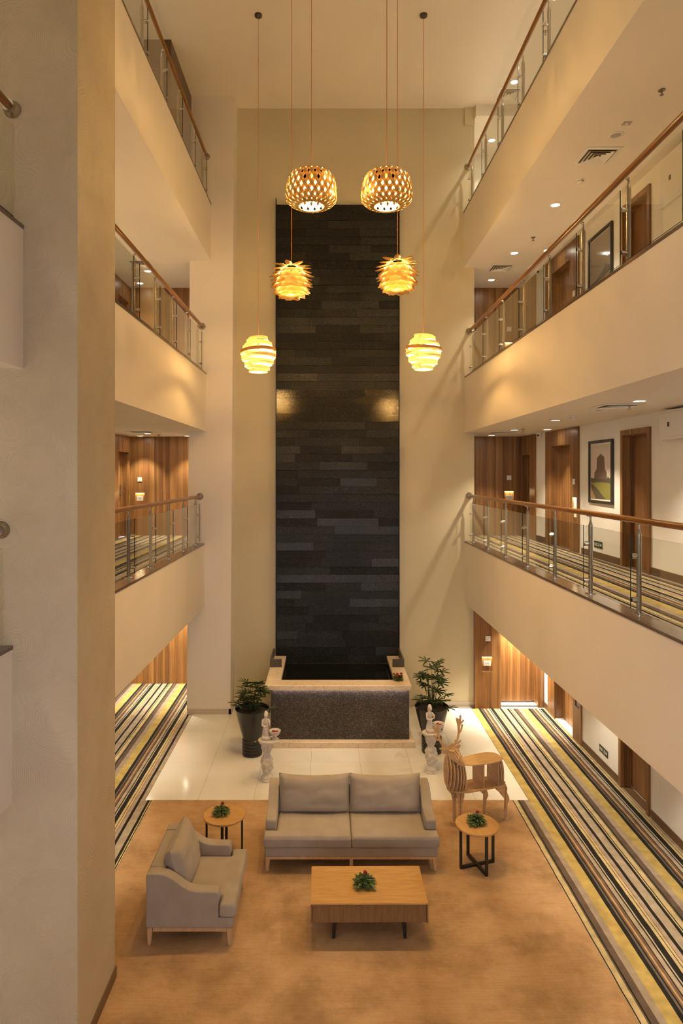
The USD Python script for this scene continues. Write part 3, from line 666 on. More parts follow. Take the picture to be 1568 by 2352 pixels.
for l in (1, 2):
    zc = SOF[l]
    vent(3.55, 8.55 if l == 2 else 7.98, zc, f'square white air vent in the {FLW[l]} right corridor ceiling, nearer the camera')
    vent(3.53, 13.2, zc, f'square white air vent in the {FLW[l]} right corridor ceiling, near the end wall')
    vent(-3.65, 12.95, zc, f'square white air vent in the {FLW[l]} left corridor ceiling')
    sprinkler(3.65, 11.5 if l == 2 else 12.1, zc, f'metal sprinkler head in the {FLW[l]} right corridor ceiling near the wood portal')
    sprinkler(3.64, 7.08 if l == 2 else 7.83, zc, f'metal sprinkler head in the {FLW[l]} right corridor ceiling nearest the camera')
    detector(3.60, 9.25 if l == 2 else 9.5, zc, f'round white smoke detector on the {FLW[l]} right corridor ceiling')
    d = downlight(3.56, 8.02 if l == 2 else 8.5, zc, f'unlit round ceiling speaker in the {FLW[l]} right corridor beside the air vent', on=False)
vent(3.55, 12.7, CEIL, 'square white air vent in the top-floor right corridor ceiling')
sprinkler(3.66, 10.9, CEIL, 'metal sprinkler head in the top-floor right corridor ceiling')
sprinkler(-3.55, 13.9, SOF[1], 'metal sprinkler head in the first-floor left corridor ceiling')
t = thing('call_point', 'small square indicator plate on the second-floor right corridor ceiling beyond the round speaker', 'sensor', (3.57, 7.75, SOF[2]))
part(t, 'plate', bev(-.05, .05, -.04, .04, -.008, 0, .002), 'grey_plastic'); part(t, 'lens', lathe([(.02, -.008), (.012, -.02), (0, -.022)], 12), 'white_plastic', smooth=40)
for l in (1, 2):
    x = WRX + .012 * (13.1 - 13.3)
    t = thing('security_camera', f'small white dome camera high on the wall strip of the {FLW[l]} right corridor', 'camera', (x - .06, 13.32, SOF[l]))
    part(t, 'base', lathe([(.055, 0), (.055, -.02), (.05, -.024), (0, -.024)], 20), 'white_plastic', smooth=40)
    part(t, 'dome', trimesh.creation.icosphere(2, .045).apply_translation((0, 0, -.045)), 'white_plastic', smooth=True)
    part(t, 'lens', trimesh.creation.icosphere(2, .024).apply_translation((-.018, -.026, -.052)), 'dark_plastic', smooth=True, label='dark round lens')

# pictures, exit signs, electrical boxes on the right wall
def picture(l, yc, zc, w, h, label, kind):
    x = WRX + .012 * (13.1 - yc)
    t = thing('framed_picture', label, 'picture', (x, yc, zc - h / 2))
    b = .045
    def fr(u0, u1, v0, v1, x0, x1): return box(x - x1, x - x0, yc - u1, yc - u0, zc + v0, zc + v1)
    part(t, 'frame', join(fr(-w / 2, w / 2, h / 2 - b, h / 2, 0, .035), fr(-w / 2, w / 2, -h / 2, -h / 2 + b, 0, .035), fr(-w / 2, -w / 2 + b, -h / 2 + b, h / 2 - b, 0, .035), fr(w / 2 - b, w / 2, -h / 2 + b, h / 2 - b, 0, .035)), 'frame_black', world=True)
    part(t, 'mount', fr(-w / 2 + b, w / 2 - b, -h / 2 + b, h / 2 - b, 0.004, .012), 'print_white', world=True)
    iw, ih = w / 2 - b - .022, h / 2 - b - .028
    base = Polygon([(-iw, -ih), (iw, -ih), (iw, ih), (-iw, ih)])
    def flat(poly, d):
        poly = poly.intersection(base); v, f = ext(poly, .0008)
        return np.column_stack([x - d - v[:, 2], yc - v[:, 0], zc + v[:, 1]]), f[:, ::-1]
    part(t, 'print', flat(base, .012), 'print_sky' if kind == 'tower' else 'print_dusk', world=True)
    if kind == 'tower':
        tw = Polygon([(-.72 * iw, -.42 * ih), (-.62 * iw, -.02 * ih), (-.42 * iw, .10 * ih), (-.38 * iw, .52 * ih), (0, .67 * ih), (.34 * iw, .54 * ih), (.40 * iw, .10 * ih), (.56 * iw, -.02 * ih), (.62 * iw, -.42 * ih)])
        part(t, 'print_tower', flat(tw, .0130), 'print_tower', world=True)
        part(t, 'print_trees', flat(Polygon([(-iw, -.42 * ih), (-iw, -.22 * ih), (-.7 * iw, -.25 * ih), (.6 * iw, -.27 * ih), (.7 * iw, -.17 * ih), (.85 * iw, -.24 * ih), (iw, -.15 * ih), (iw, -.42 * ih)]), .0134), 'print_trees', world=True)
        part(t, 'print_grass', flat(Polygon([(-iw, -.40 * ih), (.2 * iw, -.38 * ih), (iw, -.42 * ih), (iw, -ih), (-.0 * iw, -ih), (-.4 * iw, -.62 * ih)]), .0142), 'print_grass', world=True)
        part(t, 'print_hedge', flat(Polygon([(-iw, -.42 * ih), (-.4 * iw, -.60 * ih), (.5 * iw, -ih), (-.55 * iw, -ih), (-iw, -.6 * ih)]), .0150), 'print_trees', world=True)
        part(t, 'print_path', flat(Polygon([(-iw, -.58 * ih), (-.5 * iw, -ih), (-iw, -ih)]), .0158), 'print_path', world=True)
    else:
        part(t, 'print_trees', flat(Polygon([(-iw, -.62 * ih), (-.5 * iw, -.55 * ih), (.1 * iw, -.40 * ih), (.4 * iw, -.30 * ih), (.6 * iw, -.12 * ih), (.7 * iw, -.28 * ih), (iw, -.30 * ih), (iw, -.5 * ih), (-iw, -.72 * ih)]), .0142), 'print_trees', world=True)
        part(t, 'glazing', fr(-w / 2 + b, w / 2 - b, -h / 2 + b, h / 2 - b, .016, .018), 'window_glass', world=True)
picture(1, 10.50, LV[1] + 1.42, .90, 1.02, 'black framed picture of a brick tower over green grass, first-floor wall', 'tower')
picture(2, 10.52, LV[2] + 1.46, .90, 1.02, 'black framed dusk picture behind the second-floor railing', 'dusk')
for l in (0, 1):
    yc = 10.42 if l == 0 else 10.62
    zc = LV[l] + (.275 if l == 0 else .235); x = WRX + .012 * (13.1 - yc)
    t = thing('exit_sign', f'small green exit sign low on the {FLW[l]} right corridor wall', 'sign', (x, yc, zc - .05))
    part(t, 'plate', bev(x - .006, x, yc - .16, yc + .16, zc - .055, zc + .055, .001), 'sign_green', world=True)
    tx = meshkit.text_mesh('EXIT', .04, .0012, bold=True); v, f = VF(tx); v = v - [0, v[:, 1].mean(), 0]
    part(t, 'lettering', (np.column_stack([x - .0062 - v[:, 2], yc + .14 - v[:, 0], zc + v[:, 1]]), f[:, ::-1]), 'print_white', world=True)
    man = [LineString([(0, .0), (.012, .022)]).buffer(.006), Point(.016, .034).buffer(.008), LineString([(0, 0), (.018, -.014), (.014, -.036)]).buffer(.005), LineString([(0, 0), (-.016, -.016), (-.03, -.018)]).buffer(.005), LineString([(.010, .018), (.026, .008)]).buffer(.004), LineString([(.010, .018), (-.008, .016)]).buffer(.004)]
    v, f = ext(shapely.union_all(man), .0012)
    part(t, 'running_figure', (np.column_stack([x - .0062 - v[:, 2], yc - .03 - v[:, 0], zc + v[:, 1]]), f[:, ::-1]), 'print_white', world=True)
    v, f = ext(Polygon([(-.03, -.010), (.0, -.010), (.0, -.028), (.034, 0), (.0, .028), (.0, .010), (-.03, .010)]), .0012)
    part(t, 'arrow', (np.column_stack([x - .0062 - v[:, 2], yc - .105 - v[:, 0], zc + v[:, 1]]), f[:, ::-1]), 'print_white', world=True)
for l in (1, 2):
    x = WRX + .012 * (13.1 - 8.1); dp = .16 if l == 1 else .05
    z0, z1 = (LV[1] + 1.83, LV[1] + 2.19) if l == 1 else (LV[2] + 1.55, LV[2] + 2.16)
    t = thing('electrical_box', f'white electrical box high on the {FLW[l]} right corridor wall', 'electrical box', (x, 8.1, z0))
    part(t, 'case', skewR(bev(WRX - .002 - dp, WRX - .002, 7.55, 8.42 if l == 1 else 8.62, z0, z1, .004)), 'white_plastic', world=True)
    part(t, 'cover', skewR(bev(WRX - .002 - dp - .008, WRX - .002 - dp, 7.58, 8.39 if l == 1 else 8.59, z0 + .03, z1 - .03, .003)), 'white_plastic', world=True)
    part(t, 'latch', skewR(bev(WRX - .002 - dp - .014, WRX - .002 - dp - .006, 8.16 if l == 1 else 8.33, 8.20 if l == 1 else 8.37, (z0 + z1) / 2 - .03, (z0 + z1) / 2 + .03, .002)), 'dark_plastic', world=True)

# ------------------------------------------------------------------ stone water wall
rng = random.Random(5)
SX0, SX1, SYF = -.99, 1.462, 13.10
t = thing('water_wall', 'tall dark wall of split granite slabs rising out of the fountain basin', 'water wall', (.236, 13.15, .9))
rows = 57; rh = (10.10 - .90) / rows
part(t, 'backing', box(SX0, SX1, 13.16, YB - .001, .9, 10.10), 'black_metal', world=True)
for r in range(rows):
    z1 = 10.10 - r * rh; z0 = z1 - rh
    cuts = [SX0]
    x = SX0 + rng.uniform(.35, 1.15)
    while x < SX1 - .3:
        cuts.append(x); x += rng.uniform(.65, 1.35)
    cuts.append(SX1)
    rowd = rng.uniform(-.004, .006)
    for a, b in zip(cuts[:-1], cuts[1:]):
        d = SYF + rowd + rng.uniform(-.005, .005); tilt = rng.uniform(.003, .011); g = .0012
        v = np.array([[a + g, d - tilt, z0 + g], [b - g, d - tilt + rng.uniform(-.002, .002), z0 + g], [b - g, d, z1 - g], [a + g, d, z1 - g],
                      [a + g, 13.16, z0 + g], [b - g, 13.16, z0 + g], [b - g, 13.16, z1 - g], [a + g, 13.16, z1 - g]])
        f = np.array([[0, 1, 2, 3], [5, 4, 7, 6], [4, 0, 3, 7], [1, 5, 6, 2], [3, 2, 6, 7], [4, 5, 1, 0]])
        zc = (z0 + z1) / 2
        mt = 'stone_polished' if 5.75 < zc < 6.42 else rng.choice(['stone_a', 'stone_a', 'stone_b', 'stone_c'])
        part(t, 'stone', (v, f), mt, world=True)
part(t, 'edge_trim', box(SX0 - .016, SX0 - .002, 13.07, YB - .001, .9, 10.22), 'black_metal', world=True)
part(t, 'edge_trim', box(SX1 + .002, SX1 + .016, 13.07, YB - .001, .9, 10.10), 'black_metal', world=True)

# fountain basin
t = thing('fountain_basin', 'raised fountain basin with grey granite front and cream marble coping', 'fountain', (.24, 12.1, 0))
bx0, bx1 = -1.05, 1.475
P = lambda n, m, mt, **k: part(t, n, m, mt, world=True, **k)
P('plinth', bev(-1.03, 1.525, 11.185, 12.6, 0, .10, .004), 'marble', label='cream marble step')
P('front_panel', bev(-.949, 1.443, 11.30, 11.36, .10, .978, .003), 'granite_panel', label='speckled grey granite panel')
P('side_panel', bev(-.949, -.90, 11.362, 13.04, .10, .978, .003), 'granite_panel'); P('side_panel', bev(1.394, 1.443, 11.362, 13.04, .10, .978, .003), 'granite_panel')
P('coping', bev(bx0, bx1, 11.215, 11.54, .978, 1.06, .006), 'marble')
P('coping', bev(bx0, -.79, 11.542, 13.06, .978, 1.06, .006), 'marble'); P('coping', bev(1.215, bx1, 11.542, 13.06, .978, 1.06, .006), 'marble')
P('inner_lining', join(box(-.90, -.79, 11.55, 13.06, .5, .976), box(1.215, 1.39, 11.55, 13.06, .5, .976), box(-.90, 1.39, 11.37, 11.535, .5, .976)), 'black_gloss')
P('water', box(-.789, 1.214, 11.542, 13.06, .80, .90), 'water', label='still dark water')
for s, x0, x1 in ((-1, bx0, -.83), (1, 1.255, bx1)):
    P('corner_guard', join(bev(x0, x1, 12.28, 12.31, 1.06, 1.21, .003), bev(bx0 if s < 0 else bx1 - .03, bx0 + .03 if s < 0 else bx1, 12.312, 13.06, 1.06, 1.21, .003)), 'granite_panel', label='low dark granite upstand at the back corner')
P('light_strip', box(-.92, 1.42, 11.262, 11.280, .966, .977), 'led_basin')

# ------------------------------------------------------------------ pendant lamps
def bulb(t, z, r, power):
    part(t, 'bulb', trimesh.creation.icosphere(2, r).apply_translation((0, 0, z)), 'bulb_mat', smooth=True)
    s = UsdLux.SphereLight.Define(stage, t.GetPath().AppendChild('light'))
    s.CreateRadiusAttr(r * 1.05); s.CreateColorAttr(Gf.Vec3f(*PEND['color'])); s.CreateIntensityAttr(PEND['power'] * power); s.CreateNormalizeAttr(True)
    s.AddTranslateOp().Set(Gf.Vec3d(0, 0, z))
def hang(t, z0, zc):
    part(t, 'cord', tube([(0, 0, z0), (0, 0, (zc + z0) / 2), (0, 0, zc - .03)], .0042, 6), 'cord_orange')
    part(t, 'ceiling_rose', lathe([(.0, zc - .05), (.03, zc - .05), (.058, zc - .030), (.060, zc - .001), (0, zc - .001)], 20), 'canopy_dark', smooth=40)

def ribbon(c, wdir, w, th):
    """strip along the points c, w wide along wdir, th thick"""
    c = np.array(c); wd = np.array(wdir); tn = np.gradient(c, axis=0); nr = np.cross(tn, wd); nr /= np.linalg.norm(nr, axis=1, keepdims=True) + 1e-12
    n = len(c); w = np.broadcast_to(w, (n,))[:, None]
    R = [c + wd * w / 2 + nr * th / 2, c - wd * w / 2 + nr * th / 2, c - wd * w / 2 - nr * th / 2, c + wd * w / 2 - nr * th / 2]
    v = np.stack(R, 1).reshape(-1, 3); f = []
    for i in range(n - 1):
        for j in range(4):
            k = (j + 1) % 4; f.append([i * 4 + j, i * 4 + k, i * 4 + 4 + k, i * 4 + 4 + j])
    f += [[3, 2, 1, 0], [(n - 1) * 4 + j for j in range(4)]]
    return v, np.array(f)

def drum_lamp(loc, label, zc, power=1.0, rz=0.0):
    t = thing('woven_pendant_lamp', label, 'pendant lamp', loc, rz, group='pendant lamps of woven veneer')
    prof = np.array([(.175, .205), (.235, .190), (.270, .145), (.290, .075), (.304, -.005), (.310, -.07), (.296, -.13), (.255, -.172), (.20, -.192), (.155, -.198)])
    tt = np.linspace(0, 1, len(prof)); s = np.linspace(0, 1, 13); r = np.interp(s, tt, prof[:, 0]); z = np.interp(s, tt, prof[:, 1])
    N = 23
    for d, off in ((1, .004), (-1, -.004)):
        for i in range(N):
            a = 2 * math.pi * i / N + d * (s - .5) * 1.15
            cc = np.column_stack([(r + off) * np.cos(a), (r + off) * np.sin(a), z])
            tn = np.gradient(cc, axis=0); tn /= np.linalg.norm(tn, axis=1, keepdims=True)
            nr = np.column_stack([np.cos(a), np.sin(a), np.zeros_like(a)]); sl = np.gradient(z, s) ; rr = np.gradient(r, s)
            nr = np.column_stack([np.cos(a) * -sl, np.sin(a) * -sl, rr]); nr /= np.linalg.norm(nr, axis=1, keepdims=True) + 1e-9
            wd = np.cross(tn, nr); wd /= np.linalg.norm(wd, axis=1, keepdims=True) + 1e-9
            part(t, 'veneer_strip', ribbon(cc, wd, .040, .0022), 'veneer')
    part(t, 'top_ring', lathe([(.165, .20), (.185, .20), (.185, .212), (.165, .212), (.165, .20)], 32), 'veneer')
    part(t, 'spoke', join(*[T(box(-.19, .19, -.006, .006, .200, .206), rz=k * math.pi / 3) for k in range(3)]), 'black_metal')
    part(t, 'socket', lathe([(.0, .06), (.022, .06), (.024, .12), (.018, .20), (.008, .225), (0, .225)], 16), 'white_plastic', smooth=40)
    bulb(t, .0, .045, power * 1.5); hang(t, .22, zc - loc[2]); return t

def cone_lamp(loc, label, zc, power=1.0, rz=0.0):
    t = thing('petal_pendant_lamp', label, 'pendant lamp', loc, rz, group='pinecone pendant lamps')
    rings = [(.068, .212, .135, 6, 7), (.10, .190, .155, 24, 8), (.145, .150, .160, 45, 8), (.172, .098, .160, 61, 8), (.186, .038, .158, 71, 8), (.186, -.022, .152, 78, 8), (.168, -.078, .142, 84, 8), (.138, -.126, .125, 88, 8), (.10, -.158, .10, 90, 7)]
    for q, (r0, z0, ln, drop, n) in enumerate(rings):
        for i in range(n):
            a0 = 2 * math.pi * (i + .5 * (q % 2)) / n; w = 2 * math.pi * (r0 + .035) / n * 1.10
            ns, nt = 8, 5; v = []
            for u in np.linspace(0, 1, ns):
                ww = w * (.62 + .62 * u) if u < .55 else w * .96 * math.sqrt(max(0, 1 - ((u - .55) / .46) ** 2)) * (1.06 - .1 * u) + .003
                rr = r0 + ln * u * math.cos(math.radians(drop)) + .065 * u ** 2.4; zz = z0 - ln * u * math.sin(math.radians(drop)) + .018 * u * u
                for s in np.linspace(-.5, .5, nt):
                    la = s * ww; cup = -.40 * (la * la) / (w * .5)
                    v.append([(rr + cup) * math.cos(a0) - la * math.sin(a0), (rr + cup) * math.sin(a0) + la * math.cos(a0), zz])
            v = np.array(v); f = [[i2 * nt + j, (i2 + 1) * nt + j, (i2 + 1) * nt + j + 1, i2 * nt + j + 1] for i2 in range(ns - 1) for j in range(nt - 1)]
            part(t, 'petal', (v, np.array(f)), ('petal_veneer', 'petal_veneer_pale')[(i * 5 + q * 3) % 7 > 3], smooth=True)
    part(t, 'crown_ring', lathe([(.066, .205), (.074, .205), (.074, .226), (.066, .226), (.066, .205)], 28), 'veneer')
    part(t, 'socket', lathe([(.0, .07), (.022, .07), (.024, .13), (.016, .20), (.008, .24), (0, .24)], 16), 'black_metal', smooth=40)
    bulb(t, .0, .045, power * .20); hang(t, .235, zc - loc[2]); return t

def lantern_lamp(loc, label, zc, power=1.0, rz=0.0, lean_=1):
    t = thing('banded_pendant_lamp', label, 'pendant lamp', loc, rz, group='globe pendant lamps of veneer bands')
    bands = [(.155, .265), (.190, .215), (.222, .165), (.252, .118), (.286, .070), (.286, .018), (.272, -.032), (.248, -.085), (.222, -.138), (.188, -.190), (.150, -.240)]
    for i, (r, z) in enumerate(bands):
        h = .050 if i < len(bands) - 1 else .05
        tl = math.radians(4.0 if i % 2 else -4.0) * lean_ if i < 10 else 0
        m = lathe([(r, -h / 2), (r, -h / 6), (r, h / 6), (r, h / 2)], 40); m = (m[0][:-2], m[1][(m[1] < len(m[0]) - 2).all(1)])
        part(t, 'veneer_band', T(m, (0, 0, z), rx=tl * .6, ry=tl), 'veneer_dark' if i == 4 else 'veneer_thin', smooth=40)
    for k in range(3):
        a = 2 * math.pi * k / 3
        part(t, 'spacer', tube([((r - .004) * math.cos(a), (r - .004) * math.sin(a), z) for r, z in bands], .0035, 5), 'veneer')
    part(t, 'socket', lathe([(.0, .07), (.022, .07), (.024, .13), (.016, .22), (.008, .30), (0, .30)], 16), 'black_metal', smooth=40)
    part(t, 'top_bar', box(-.15, .15, -.006, .006, .275, .283), 'black_metal')
    bulb(t, .04, .055, power * .42); hang(t, .29, zc - loc[2]); return t

for px, py, Y, side in ((715, 437, 7.9, 'left'), (888, 437, 7.9, 'right')):
    drum_lamp(at(px, py, Y), f'{side} drum-shaped pendant lamp of woven wooden strips, highest of the hanging lamps', CEIL, rz=.1 if side == 'left' else .22)
for px, py, Y, side in ((669.5, 645, 9.3, 'left'), (912.5, 633, 9.3, 'right')):
    cone_lamp(at(px, py, Y), f'{side} pinecone pendant lamp of overlapping wooden petals', CEIL, rz=0.0 if side == 'left' else .12)
for px, py, Y, side in ((593, 817, 10.5, 'left'), (972.5, 811, 10.5, 'right')):
    lantern_lamp(at(px, py, Y), f'{side} glowing globe pendant lamp of stacked veneer bands, lowest of the hanging lamps', CEIL, lean_=1 if side == 'left' else -1)

# ------------------------------------------------------------------ seating
def pillow(w, h, th, seed, n=22, sag=.0):
    """upright cushion: x width, z height, y thickness, pinched corners"""
    s = np.linspace(-1, 1, n); u, q = np.meshgrid(s, s, indexing='ij')
    prof = ((1 - np.abs(u) ** 5) * (1 - np.abs(q) ** 5)) ** .55
    cx = u * w / 2 * (1 - .03 * (1 - q ** 2)); cz = q * h / 2 * (1 - .13 * (1 - u ** 2) * (q > 0) - .03 * (1 - u ** 2) * (q < 0))
    nz = meshkit.fbm(np.stack([u * 1.8 + seed, q * 1.8, np.zeros_like(u)], -1), 3, seed) - .5
    th_ = th / 2 * prof * (1 + .35 * nz) * (1 - .18 * q) + .006
    front = np.stack([cx, -th_, cz], -1).reshape(-1, 3); back = np.stack([cx, th_, cz], -1).reshape(-1, 3)
    f = []
    for i in range(n - 1):
        for j in range(n - 1):
            a, b, c_, d = i * n + j, (i + 1) * n + j, (i + 1) * n + j + 1, i * n + j + 1
            f += [[a, b, c_, d]]; o = n * n; f += [[o + a, o + d, o + c_, o + b]]
    rim = [i * n for i in range(n)] + [(n - 1) * n + j for j in range(1, n)] + [i * n + n - 1 for i in range(n - 2, -1, -1)] + [j for j in range(n - 2, 0, -1)]
    for a, b in zip(rim, rim[1:] + rim[:1]): f.append([a, n * n + a, n * n + b, b])
    t_ = trimesh.Trimesh(*join((np.vstack([front, back]), np.array(f))), process=False); trimesh.repair.fix_normals(t_)
    return np.array(t_.vertices), np.array(t_.faces)

def soft_slab(poly, z0, z1, r=.035, crown=.014, seed=1):
    """upholstered slab: finely refined extrusion with rounded edges, a crowned top and slight dents"""
    poly = shapely.geometry.polygon.orient(poly.buffer(-.02).buffer(.02, quad_segs=4), 1.0)
    m = manifold3d.Manifold.extrude(manifold3d.CrossSection([np.array(poly.exterior.coords)[:-1]]), z1 - z0).refine_to_length(.016)
    v, f = VF(m); v = v.copy(); h = z1 - z0
    bd = shapely.distance(shapely.points(v[:, :2]), poly.exterior)
    q = v[:, 2] / h
    rr = np.clip(1 - bd / r, 0, 1); dz = r * (1 - np.sqrt(np.maximum(0, 1 - rr ** 2)))
    top = q > .999; bot = q < .001
    wide = np.clip(bd / .16, 0, 1); n = meshkit.fbm(np.column_stack([v[:, 0] * 4 + seed, v[:, 1] * 4, v[:, 2] * 0]), 2, seed) - .5
    side = ~(top | bot)
    v[:, 2] = np.where(top, v[:, 2] - dz + crown * wide + .008 * n * wide, np.where(bot, v[:, 2] + dz * .6, r * .6 + q * (h - 1.6 * r)))
    c = np.array(poly.centroid.coords[0])
    return np.column_stack([v[:, :2], v[:, 2] + z0]), f

ARM = [(.14, .19), (.14, .50), (.146, .525), (.16, .538), (.19, .542), (.30, .542), (.37, .548), (.43, .562), (.49, .595), (.55, .640), (.60, .675), (.65, .702), (.70, .716), (.76, .722), (.835, .722), (.853, .715), (.86, .695), (.86, .19)]
def seat_set(name, label, cat, W, ncush, loc, rotz):
    """origin: base centre on the floor, seat faces local -y; u runs from the front (0) to the back (.86)"""
    t = thing(name, label, cat, loc, rotz)
    D, aw = .86, .128
    U = lambda v: np.column_stack([v[:, 0], v[:, 1] - D / 2, v[:, 2]])
    for s in (-1, 1):
        v, f = loft_profile(ARM, aw, .014); v[:, 0] += (-W / 2 if s < 0 else W / 2 - aw)
        part(t, 'armrest', (U(v), f), 'fabric', smooth=45)
    v, f = bev(-W / 2 + .004, W / 2 - .004, 0.0, D - .004, .175, .288, .014); part(t, 'base', (U(v), f), 'fabric', smooth=45)
    v, f = bev(-W / 2 + aw + .002, W / 2 - aw - .002, .70, D - .002, .290, .722, .02); part(t, 'backrest', (U(v), f), 'fabric', smooth=45)
    iw = (W - 2 * aw) / ncush; rng_ = random.Random(3)
    for i in range(ncush):
        x0 = -W / 2 + aw + i * iw + .002; x1 = x0 + iw - .004
        fx0 = -W / 2 - .012 if i == 0 else x0; fx1 = W / 2 + .012 if i == ncush - 1 else x1
        pl = Polygon([(fx0, -.030), (fx1, -.035), (fx1, .132), (x1, .132), (x1, .66), (x0, .66), (x0, .132), (fx0, .132)])
        v, f = soft_slab(pl, .292, .432, .035); part(t, 'seat_cushion', (U(v), f), 'fabric', smooth=60)
    for i in range(ncush):
        x0 = -W / 2 + aw + i * iw + .01; x1 = x0 + iw - .02
        v, f = pillow(x1 - x0 + (.03 if ncush > 1 else .02), .46, .24, 3 + i); v = rot(v, math.radians(-13), 'x')
        v = v + [(x0 + x1) / 2, .60, .432 + .215]; part(t, 'back_cushion', (U(v), f), 'fabric', smooth=60)
    for sx in (-1, 1):
        for sy in (0, 1):
            y = .035 if sy == 0 else D - .035; x = sx * (W / 2 - .04)
            a = np.array([[-.027, -.027], [.027, -.027], [.027, .027], [-.027, .027]]); b = a * .55 + [sx * .008, (-.006 if sy == 0 else .006)]
            v = np.vstack([np.column_stack([a + [x, y], np.full(4, .176)]), np.column_stack([b + [x, y], np.full(4, .002)])])
            part(t, 'leg', (U(v), np.array([[0, 1, 2, 3], [7, 6, 5, 4], [0, 4, 5, 1], [1, 5, 6, 2], [2, 6, 7, 3], [3, 7, 4, 0]])), 'oak_leg')
    if ncush > 1:
        for sy in (.06, D - .06):
            v, f = bev(-.02, .02, sy - .02, sy + .02, .002, .176, .003); part(t, 'leg', (U(v), f), 'oak_leg')
    for y in (.025, D - .025):
        v, f = bev(-W / 2 + .065, W / 2 - .065, y - .012, y + .012, .138, .1745, .002); part(t, 'rail', (U(v), f), 'oak_leg')
    for sx in (-1, 1):
        v, f = bev(sx * (W / 2 - .03) - .012, sx * (W / 2 - .03) + .012, .065, D - .065, .138, .1745, .002); part(t, 'rail', (U(v), f), 'oak_leg')
    return t
seat_set('sofa', 'long grey fabric two-seat sofa facing the coffee table', 'sofa', 2.05, 2, (.302, 7.70 + .43, .004), 0.0)
seat_set('armchair', 'grey fabric armchair at the left, facing right', 'armchair', .95, 1, (-1.355, 6.955, .004), math.pi / 2)

# ------------------------------------------------------------------ tables
t = thing('coffee_table', 'low rectangular oak coffee table with black legs in front of the sofa', 'table', (.433, 6.81, .004), math.radians(.4))
w, d = 1.172, .62
part(t, 'table_top', bev(-w / 2, w / 2, -d / 2, d / 2, .402, .42, .002), 'oak_top')
part(t, 'front_panel', bev(-w / 2 + .018, w / 2 - .018, -d / 2 + .008, -d / 2 + .024, .224, .399, .001), 'oak_shaded')
part(t, 'back_panel', bev(-w / 2 + .018, w / 2 - .018, d / 2 - .024, d / 2 - .008, .224, .399, .001), 'oak_shaded')
part(t, 'side_panel', bev(-w / 2, -w / 2 + .016, -d / 2, d / 2, .222, .4015, .001), 'oak_shaded'); part(t, 'side_panel', bev(w / 2 - .016, w / 2, -d / 2, d / 2, .222, .4015, .001), 'oak_shaded')
part(t, 'bottom_panel', box(-w / 2 + .017, w / 2 - .017, -d / 2 + .025, d / 2 - .025, .225, .24), 'oak_shaded')
for x in (-.345, .355):
    for y in (-.20, .20):
        sx = 1 if x > 0 else -1
        v = np.array([[-.038, -.03, .224], [.038, -.03, .224], [.038, .03, .224], [-.038, .03, .224], [-.022, -.02, .17], [.022, -.02, .17], [.022, .02, .17], [-.022, .02, .17], [-.016, -.014, 0], [.016, -.014, 0], [.016, .014, 0], [-.016, .014, 0]]) + [x, y, 0]
        v[8:, 0] += sx * .012; f = [[3, 2, 1, 0], [8, 9, 10, 11]]
        for r in (0, 4):
            for j in range(4): f.append([r + j, r + (j + 1) % 4, r + 4 + (j + 1) % 4, r + 4 + j])
        part(t, 'leg', (v, np.array(f)[:, ::-1]), 'black_metal')

def side_table(loc, rz, label):
    t = thing('side_table', label, 'table', loc, rz, group='round side tables')
    part(t, 'table_top', lathe([(.0, .474), (.250, .474), (.256, .478), (.256, .496), (.252, .50), (.0, .50)], 48), 'oak_top', smooth=40)
    R, a, b = .228, .016, .006
    for k, zo in ((0, .0), (math.pi / 2, .0)):
        fr = join(box(-R, -R + .022, -a, a, .0, .474), box(R - .022, R, -a, a, .0, .474), box(-R + .022, R - .022, -a, a, .0 if k == 0 else .0005, .030 if k == 0 else .0295), box(-R + .022, R - .022, -a, a, .462, .474))
        part(t, 'frame', T(fr, rz=k), 'black_metal')
    return t
side_table((1.812, 7.83, .004), math.radians(-73), 'round oak side table with black frame, right of the sofa')
side_table((-1.25, 8.05, .004), math.radians(2), 'round oak side table with black frame, between armchair and sofa')

